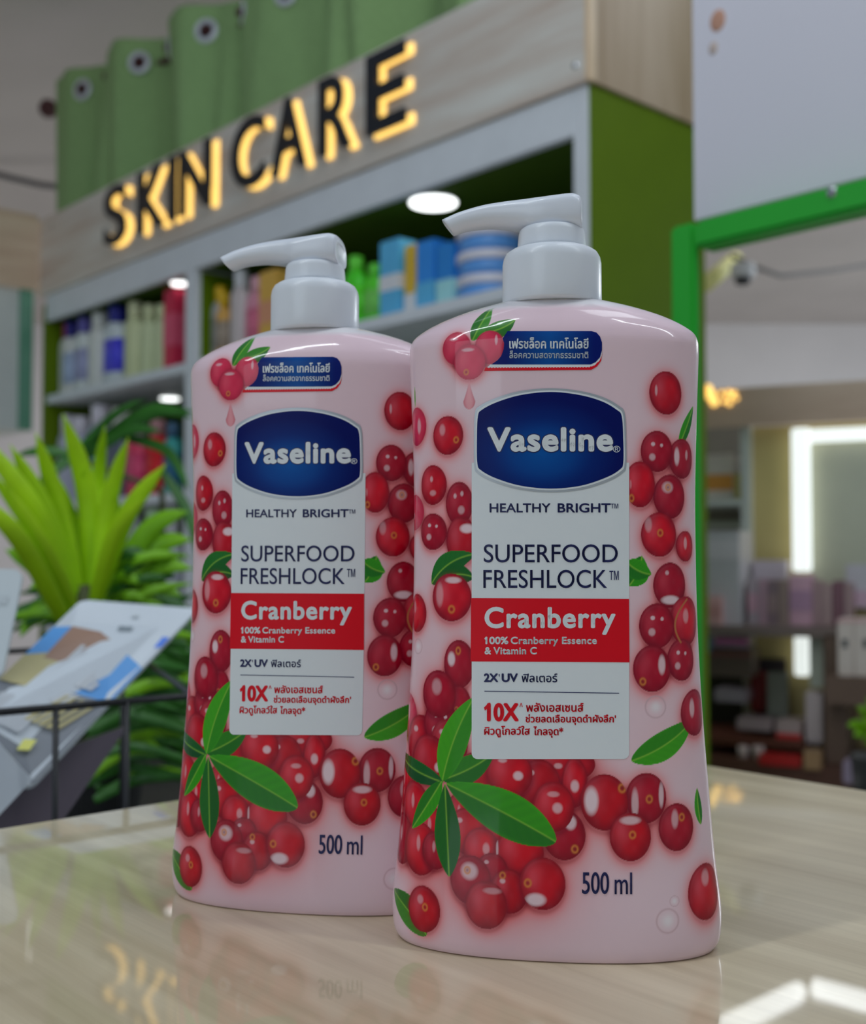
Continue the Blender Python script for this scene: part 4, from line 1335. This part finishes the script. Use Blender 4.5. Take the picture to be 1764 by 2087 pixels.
def onto(me, off, colf=None):
    """mesh in measured positions (x, -y) -> wrapped on the bottle"""
    c = np.array([v.co[:] for v in me.vertices])
    u_, z_ = unroll(c[:, 0], -c[:, 1])
    me.vertices.foreach_set('co', surf(u_, z_, off).ravel())
    if colf is not None:
        a = me.color_attributes.new('print', 'FLOAT_COLOR', 'POINT')
        cc = colf(c[:, 0], -c[:, 1])
        a.data.foreach_set('color', np.concatenate([cc, np.ones((len(c), 1))], 1).ravel().astype(np.float32))
    bm = bmesh.new(); bm.from_mesh(me)
    bad = [f_ for f_ in bm.faces if f_.normal.y > 0]
    bmesh.ops.reverse_faces(bm, faces=bad)
    bm.to_mesh(me); bm.free()
    e_ = 1e-4
    n_ = np.cross(surf(u_ + e_, z_, off) - surf(u_ - e_, z_, off), surf(u_, z_ + e_, off) - surf(u_, z_ - e_, off))
    n_ /= np.linalg.norm(n_, axis=1)[:, None] + 1e-12
    me.polygons.foreach_set('use_smooth', [True] * len(me.polygons))
    me.normals_split_custom_set_from_vertices([tuple(v) for v in n_])
    return me


def poly_decal(pts, off, step=6.0, colf=None):
    me = bpy.data.meshes.new('print')
    me.from_pydata([(x, -y, 0) for x, y in pts], [], [tuple(range(len(pts)))])
    bm = bmesh.new(); bm.from_mesh(me); bmesh.ops.triangulate(bm, faces=bm.faces); bm.to_mesh(me); bm.free()
    cut_grid(me, step)
    return onto(me, off, colf)


def text_mesh(s, box, bold=0.0, vbox=None, offset=0.0, space=1.0):
    """box = x0, x1, baseline y, top y measured for the reference string's own outline"""
    cu = bpy.data.curves.new('txt', 'FONT'); cu.body = s; cu.resolution_u = 5; cu.offset = offset; cu.space_character = space
    o = bpy.data.objects.new('txt', cu); COL.objects.link(o)
    dg = bpy.context.evaluated_depsgraph_get()
    m_ = bpy.data.meshes.new_from_object(o.evaluated_get(dg))
    v = np.array([q.co[:2] for q in m_.vertices]); fc = [tuple(p.vertices) for p in m_.polygons]
    bpy.data.meshes.remove(m_); bpy.data.objects.remove(o); bpy.data.curves.remove(cu)
    x0, x1, yb, yt = box
    mn, mx_ = v.min(0), v.max(0)
    # vertical scale: baseline at 0, cap height .70 unless the text says otherwise
    cap = vbox if vbox else .70
    sx = (x1 - x0) / (mx_[0] - mn[0]); sy = (yb - yt) / cap
    P = np.stack([x0 + (v[:, 0] - mn[0]) * sx, -(yb - v[:, 1] * sy)], 1)
    vs, fs = [], []
    shifts = [(0, 0)] if bold == 0 else [(bold * math.cos(k * math.pi / 4), bold * math.sin(k * math.pi / 4)) for k in range(8)] + [(0, 0)]
    for dx, dy in shifts:
        n = len(vs)
        vs += [(x + dx, y + dy, 0) for x, y in P]
        fs += [tuple(i + n for i in f_) for f_ in fc]
    me = bpy.data.meshes.new('lettering')
    me.from_pydata(vs, [], fs)
    return me


def lettering(items, off):
    """items share one material and one mesh"""
    vs, fs = [], []
    for me in items:
        n = len(vs)
        vs += [tuple(v.co) for v in me.vertices]
        fs += [tuple(i + n for i in p.vertices) for p in me.polygons]
    me = bpy.data.meshes.new('lettering'); me.from_pydata(vs, [], fs)
    return onto(me, off)


def rrect(x0, x1, y0, y1, r, corners=(1, 1, 1, 1), skew=(0, 0)):
    out = []
    for (cx, cy, a0_), on in zip(((x0 + r, y0 + r, 180), (x1 - r, y0 + r, 270), (x1 - r, y1 - r, 0), (x0 + r, y1 - r, 90)), corners):
        if on:
            out += [(cx + r * math.cos(R(a0_ + k * 15)), cy + r * math.sin(R(a0_ + k * 15))) for k in range(7)]
        else:
            out.append((x0 if cx < (x0 + x1) / 2 else x1, y0 if cy < (y0 + y1) / 2 else y1))
    return out


def catmull(P, n=10):
    P = np.array(P, float); out = []
    m = len(P)
    for k in range(m):
        a, b, c, d = P[k - 1], P[k], P[(k + 1) % m], P[(k + 2) % m]
        for t in np.linspace(0, 1, n, endpoint=False):
            out.append(tuple(.5 * ((2 * b) + (c - a) * t + (2 * a - 5 * b + 4 * c - d) * t * t + (3 * b - a - 3 * c + d) * t ** 3)))
    return out


def badge_shape(g):
    """outline of the brand badge, g = growth in measured units"""
    cx, cy = 1120, 898
    pts = [(973, 850), (971, 900), (972, 948), (980, 962), (1010, 978), (1060, 993), (1122, 999), (1184, 993), (1236, 976), (1263, 960), (1270, 946), (1270, 898), (1267, 850), (1256, 836),
           (1226, 819), (1180, 806), (1122, 800), (1062, 806), (1014, 820), (982, 836)]
    out = []
    for x, y in catmull(pts, 6):
        d = math.hypot((x - cx) / 1.5, y - cy)
        k = 1 + g / d
        out.append((cx + (x - cx) * (1 + g / (abs(x - cx) + 60)), cy + (y - cy) * (1 + g / (abs(y - cy) + 14))))
    return out


def blue_col(x, y):
    d = np.clip(np.hypot((x - 1105) / 105, (y - 925) / 72), 0, 1.6)[:, None]
    c0, c1, c2 = np.array([.004, .10, .40]), np.array([.003, .035, .23]), np.array([.003, .008, .12])
    w1 = np.clip(d, 0, 1); w2 = np.clip((d - .6) / .9, 0, 1)
    c = c0 * (1 - w1) + c1 * w1
    return c * (1 - w2) + c2 * w2


def tag_col(x, y):
    d = np.clip(np.abs(x - 1120) / 90, 0, 1)[:, None]
    return np.array([.006, .09, .36]) * (1 - d) + np.array([.003, .012, .16]) * d


print_white = mat('print_white', (.80, .84, .86), .3, spec=.35, noise=(200, 0.0))
print_red = mat('print_red', (.78, .004, .016), .3, spec=.25, noise=(200, 0.0))
print_navy = mat('print_navy', (.010, .014, .10), .35, noise=(200, 0.0))
print_silver = mat('print_silver', (.50, .53, .56), .28, metal=.35, coat=.3, noise=(200, 0.0))
print_blue = attr_mat('print_blue_shaded', .28)
milky = mat('milky_white_plastic', (.80, .83, .88), 0.34, coat=.15, noise=(40, 0.03))
milky.node_tree.nodes['Principled BSDF'].inputs['Subsurface Weight'].default_value = 0.25
milky.node_tree.nodes['Principled BSDF'].inputs['Subsurface Radius'].default_value = (.004, .004, .004)
milky.node_tree.nodes['Principled BSDF'].inputs['Subsurface Scale'].default_value = .5


def shape(pts):
    me = bpy.data.meshes.new('flag'); me.from_pydata([(x, -y, 0) for x, y in pts], [], [tuple(range(len(pts)))])
    return me


def T(s, x0, x1, yb, yt, **k):
    return text_mesh(s, (x0, x1, yb, yt), **k)


bt = thing('lotion_bottle', 'front pink pump bottle with cranberry print, standing nearest on the right', 'bottle')
body = link('body', BODY, body_mat, bt, smooth=True)
panel = link('front_label', poly_decal(rrect(961, 1281.5, 945, 1549, 12, (0, 0, 1, 1)), .00010), print_white, body, smooth=True)
panel['label'] = 'white printed panel'
# the panel widens a little toward its foot
band = link('red_band', poly_decal([(960, 1221), (1281, 1222.5), (1282, 1352), (959, 1350)], .00016), print_red, body, smooth=True)
silver = link('badge_rim', poly_decal(badge_shape(7.5), .00018), print_silver, body, smooth=True)
lightrim = link('badge_rim', poly_decal(badge_shape(2.6), .00021), print_white, body, smooth=True)
badge = link('badge', poly_decal(badge_shape(-1.2), .00025, colf=blue_col), print_blue, body, smooth=True)
badge['label'] = 'dark blue brand badge'
tagp = [(1034, 677), (1205, 677), (1215, 680), (1222, 688), (1226, 700), (1226, 716), (1222, 730), (1213, 740), (1203, 745), (1001, 745), (1013, 737), (1021, 728), (1026, 714), (1027, 702), (1024, 692)]
redp = [(989, 751), (1200, 750), (1212, 746), (1221, 736), (1227, 722), (1224, 738), (1216, 749), (1204, 756), (986, 758)]
link('red_line', poly_decal(redp, .00012), print_red, body, smooth=True)
whp = [(999, 745), (1203, 745), (1213, 741), (1222, 731), (1226, 718), (1226, 727), (1220, 739), (1211, 747), (1200, 751), (991, 752)]
link('white_line', poly_decal(whp, .00012), print_white, body, smooth=True)
tg_ = link('technology_tag', poly_decal(tagp, .00016, colf=tag_col), print_blue, body, smooth=True)

th1, th2 = 'เฟรชล็อค เทคโนโลยี', 'ล็อคความสดจากธรรมชาติ'
link('tag_lettering', lettering([T(th1, 1038, 1198, 712, 696, bold=.55, vbox=.62), T(th2, 1038, 1198, 732, 721, bold=.25, vbox=.62)], .00022), print_white, body)
V = T('Vaseline', 995.5, 1246, 920, 873, bold=2.5, vbox=.72, space=1.07)
Vo = T('Vaseline', 995.5, 1246, 920, 873, bold=4.6, vbox=.72, space=1.07)
link('brand_outline', lettering([Vo], .00029), print_navy, body)
link('brand_lettering', lettering([V, T('®', 1248, 1263, 924, 911, vbox=.72)], .00034), print_white, body)
link('name_lettering', lettering([
    T('HEALTHY', 998, 1121, 1046, 1028, bold=.45), T('BRIGHT', 1136.5, 1243, 1046, 1028, bold=.6), T('™', 1244, 1259, 1046, 1029),
    T('SUPERFOOD', 986, 1258, 1148, 1111, bold=.15), T('FRESHLOCK', 985, 1236, 1200, 1163, bold=.15), T('™', 1241, 1260, 1199, 1166)], .00022), print_navy, body)
link('filter_lettering', lettering([
    T('2X', 987, 1014, 1391, 1375, bold=1.0), T("'", 1016, 1018, 1391, 1376), T('UV', 1023, 1054, 1391, 1375, bold=1.0), T('ฟิลเตอร์', 1063, 1135, 1392, 1378, bold=.3, vbox=.62)], .00022), print_navy, body)
link('volume_lettering', lettering([
    T('500', 1186, 1240, 1823, 1779, bold=.5), T('ml', 1252, 1287, 1824, 1779, bold=.3)], .00022), print_navy, body)
link('rule_line', poly_decal([(987, 1409.8), (1261, 1414), (1261, 1415.6), (987, 1411.4)], .00018), print_navy, body)
link('red_lettering', lettering([
    T('10X', 994, 1055, 1470, 1436, bold=2.0), shape([(986, 1444), (996, 1434), (999, 1434), (999, 1441), (988, 1450)]), T('^', 1058, 1065, 1449, 1434), T('พลังเอสเซนส์', 1072, 1188, 1452, 1438, bold=.5, vbox=.62),
    T("ช่วยลดเลือนจุดดำฝังลึก'", 1071, 1254, 1474, 1462, bold=.5, vbox=.62), T('ผิวดูโกลว์ใส', 987, 1079, 1499, 1486, bold=.5, vbox=.62), T('ไกลจุด*', 1087, 1147, 1500, 1487, bold=.5, vbox=.62)], .00022), print_red, body)
link('white_lettering', lettering([
    T('Cranberry', 989, 1252, 1280.5, 1240, bold=1.75, vbox=.70, space=1.09), shape([(987, 1303), (991, 1299), (992.5, 1303), (988.5, 1306)]), T('100%', 990, 1035, 1314, 1300, bold=.8), T('Cranberry Essence', 1041, 1215, 1314, 1300, bold=.6, space=1.06), T('&', 988, 1000, 1335, 1321, bold=.7), T('Vitamin C', 1006, 1093, 1335, 1321, bold=.6, space=1.06)], .00022), print_white, body)

# screw collar, sleeve, pump head
mb = MB()
mb.lathe([(.0150, .1962), (.01545, .1966), (.0156, .1972), (.01555, .2010), (.01555, .2015), (.01552, .2095), (.0152, .2112), (.0144, .2127), (.0131, .2136), (.0108, .2139)], 96)
collar = mb.build('screw_collar', milky, bt, smooth=True)
mb = MB(); mb.lathe([(.0109, .2140), (.0108, .2150), (.01045, .2190), (.0102, .2202), (.0096, .2208), (.006, .2210)], 72)
mb.build('sleeve', milky, bt, smooth=True)
st = [  # x top, z top, x bottom, z bottom, half width, squareness
    (.0092, .2272, .0094, .2200, .0058, 2.4), (.0095, .2285, .0096, .2199, .0072, 2.8), (.0088, .2303, .0092, .2199, .0082, 3.2), (.0066, .2310, .0072, .2199, .0088, 3.4), (.003, .2308, .003, .2199, .0090, 3.4), (-.002, .2304, -.002, .2199, .0088, 3.2),
    (-.0062, .2302, -.0062, .2199, .0082, 3.0), (-.0085, .2301, -.0080, .2206, .0076, 2.8), (-.0115, .2300, -.0108, .2212, .0070, 2.7), (-.016, .2297, -.0150, .2219, .0062, 2.6), (-.0205, .2292, -.0190, .2223, .0056, 2.6), (-.025, .2283, -.0230, .2222, .0052, 2.6),
    (-.0300, .2269, -.0272, .2217, .0049, 2.6), (-.0348, .2249, -.0312, .2205, .0047, 2.6)]
vs, fs = [], []
ns = 40
fine = []
for k in range(len(st) - 1):
    a, b, c, d = (np.array(st[max(k - 1, 0)]), np.array(st[k]), np.array(st[k + 1]), np.array(st[min(k + 2, len(st) - 1)]))
    for t in np.linspace(0, 1, 5, endpoint=False):
        fine.append(b * (1 - t) + c * t + .5 * t * (1 - t) * ((b - a) * (1 - t) + (c - d) * t) * .6)
fine.append(np.array(st[-1]))
for xt, zt__, xb_, zb__, hw, e in fine:
    cx, cz, hx, hz = (xt + xb_) / 2, (zt__ + zb__) / 2, (xt - xb_) / 2, (zt__ - zb__) / 2
    for i in range(ns):
        t = 2 * math.pi * i / ns
        c, s = math.cos(t), math.sin(t)
        kk = math.copysign(abs(s) ** (2 / e), s)
        vs.append((cx + hx * kk, hw * math.copysign(abs(c) ** (2 / e), c), cz + hz * kk))
for j in range(len(fine) - 1):
    for i in range(ns):
        a, b = j * ns + i, j * ns + (i + 1) % ns
        fs.append((a, b, b + ns, a + ns))
fs.append(tuple(range(ns)))
# open nozzle: inset the tip
n0 = (len(fine) - 1) * ns
tip = [Vector(v) for v in vs[n0:n0 + ns]]
cen = sum(tip, Vector()) / ns
ax_ = Vector((.92, 0, .38)).normalized()
for sc_, dp in ((.72, 0), (.66, .004)):
    vs += [tuple(cen + (p - cen) * sc_ + ax_ * dp) for p in tip]
for r_ in range(2):
    for i in range(ns):
        a, b = n0 + r_ * ns + i, n0 + r_ * ns + (i + 1) % ns
        fs.append((a, b, b + ns, a + ns))
fs.append(tuple(range(n0 + 2 * ns, n0 + 3 * ns)))
mb = MB(); mb.add(vs, fs)
mb.build('pump_head', mat('white_pump_plastic', (.80, .83, .90), 0.3, coat=.2, noise=(40, .02)), bt, smooth=True)

bt.matrix_world = Matrix.Translation((BX, BY, 0.0003)) @ Matrix.Rotation(YAW, 4, 'Z')
D2 = 0.4065
b2 = copy_tree(bt)
b2['label'] = 'rear pink pump bottle with cranberry print, standing farther back on the left'
bt['group'] = b2['group'] = 'pink pump bottles on the counter'
b2.matrix_world = Matrix.Translation(((640 - 882) / F * D2, D2, 0.0003)) @ Matrix.Rotation(R(-10.5), 4, 'Z')
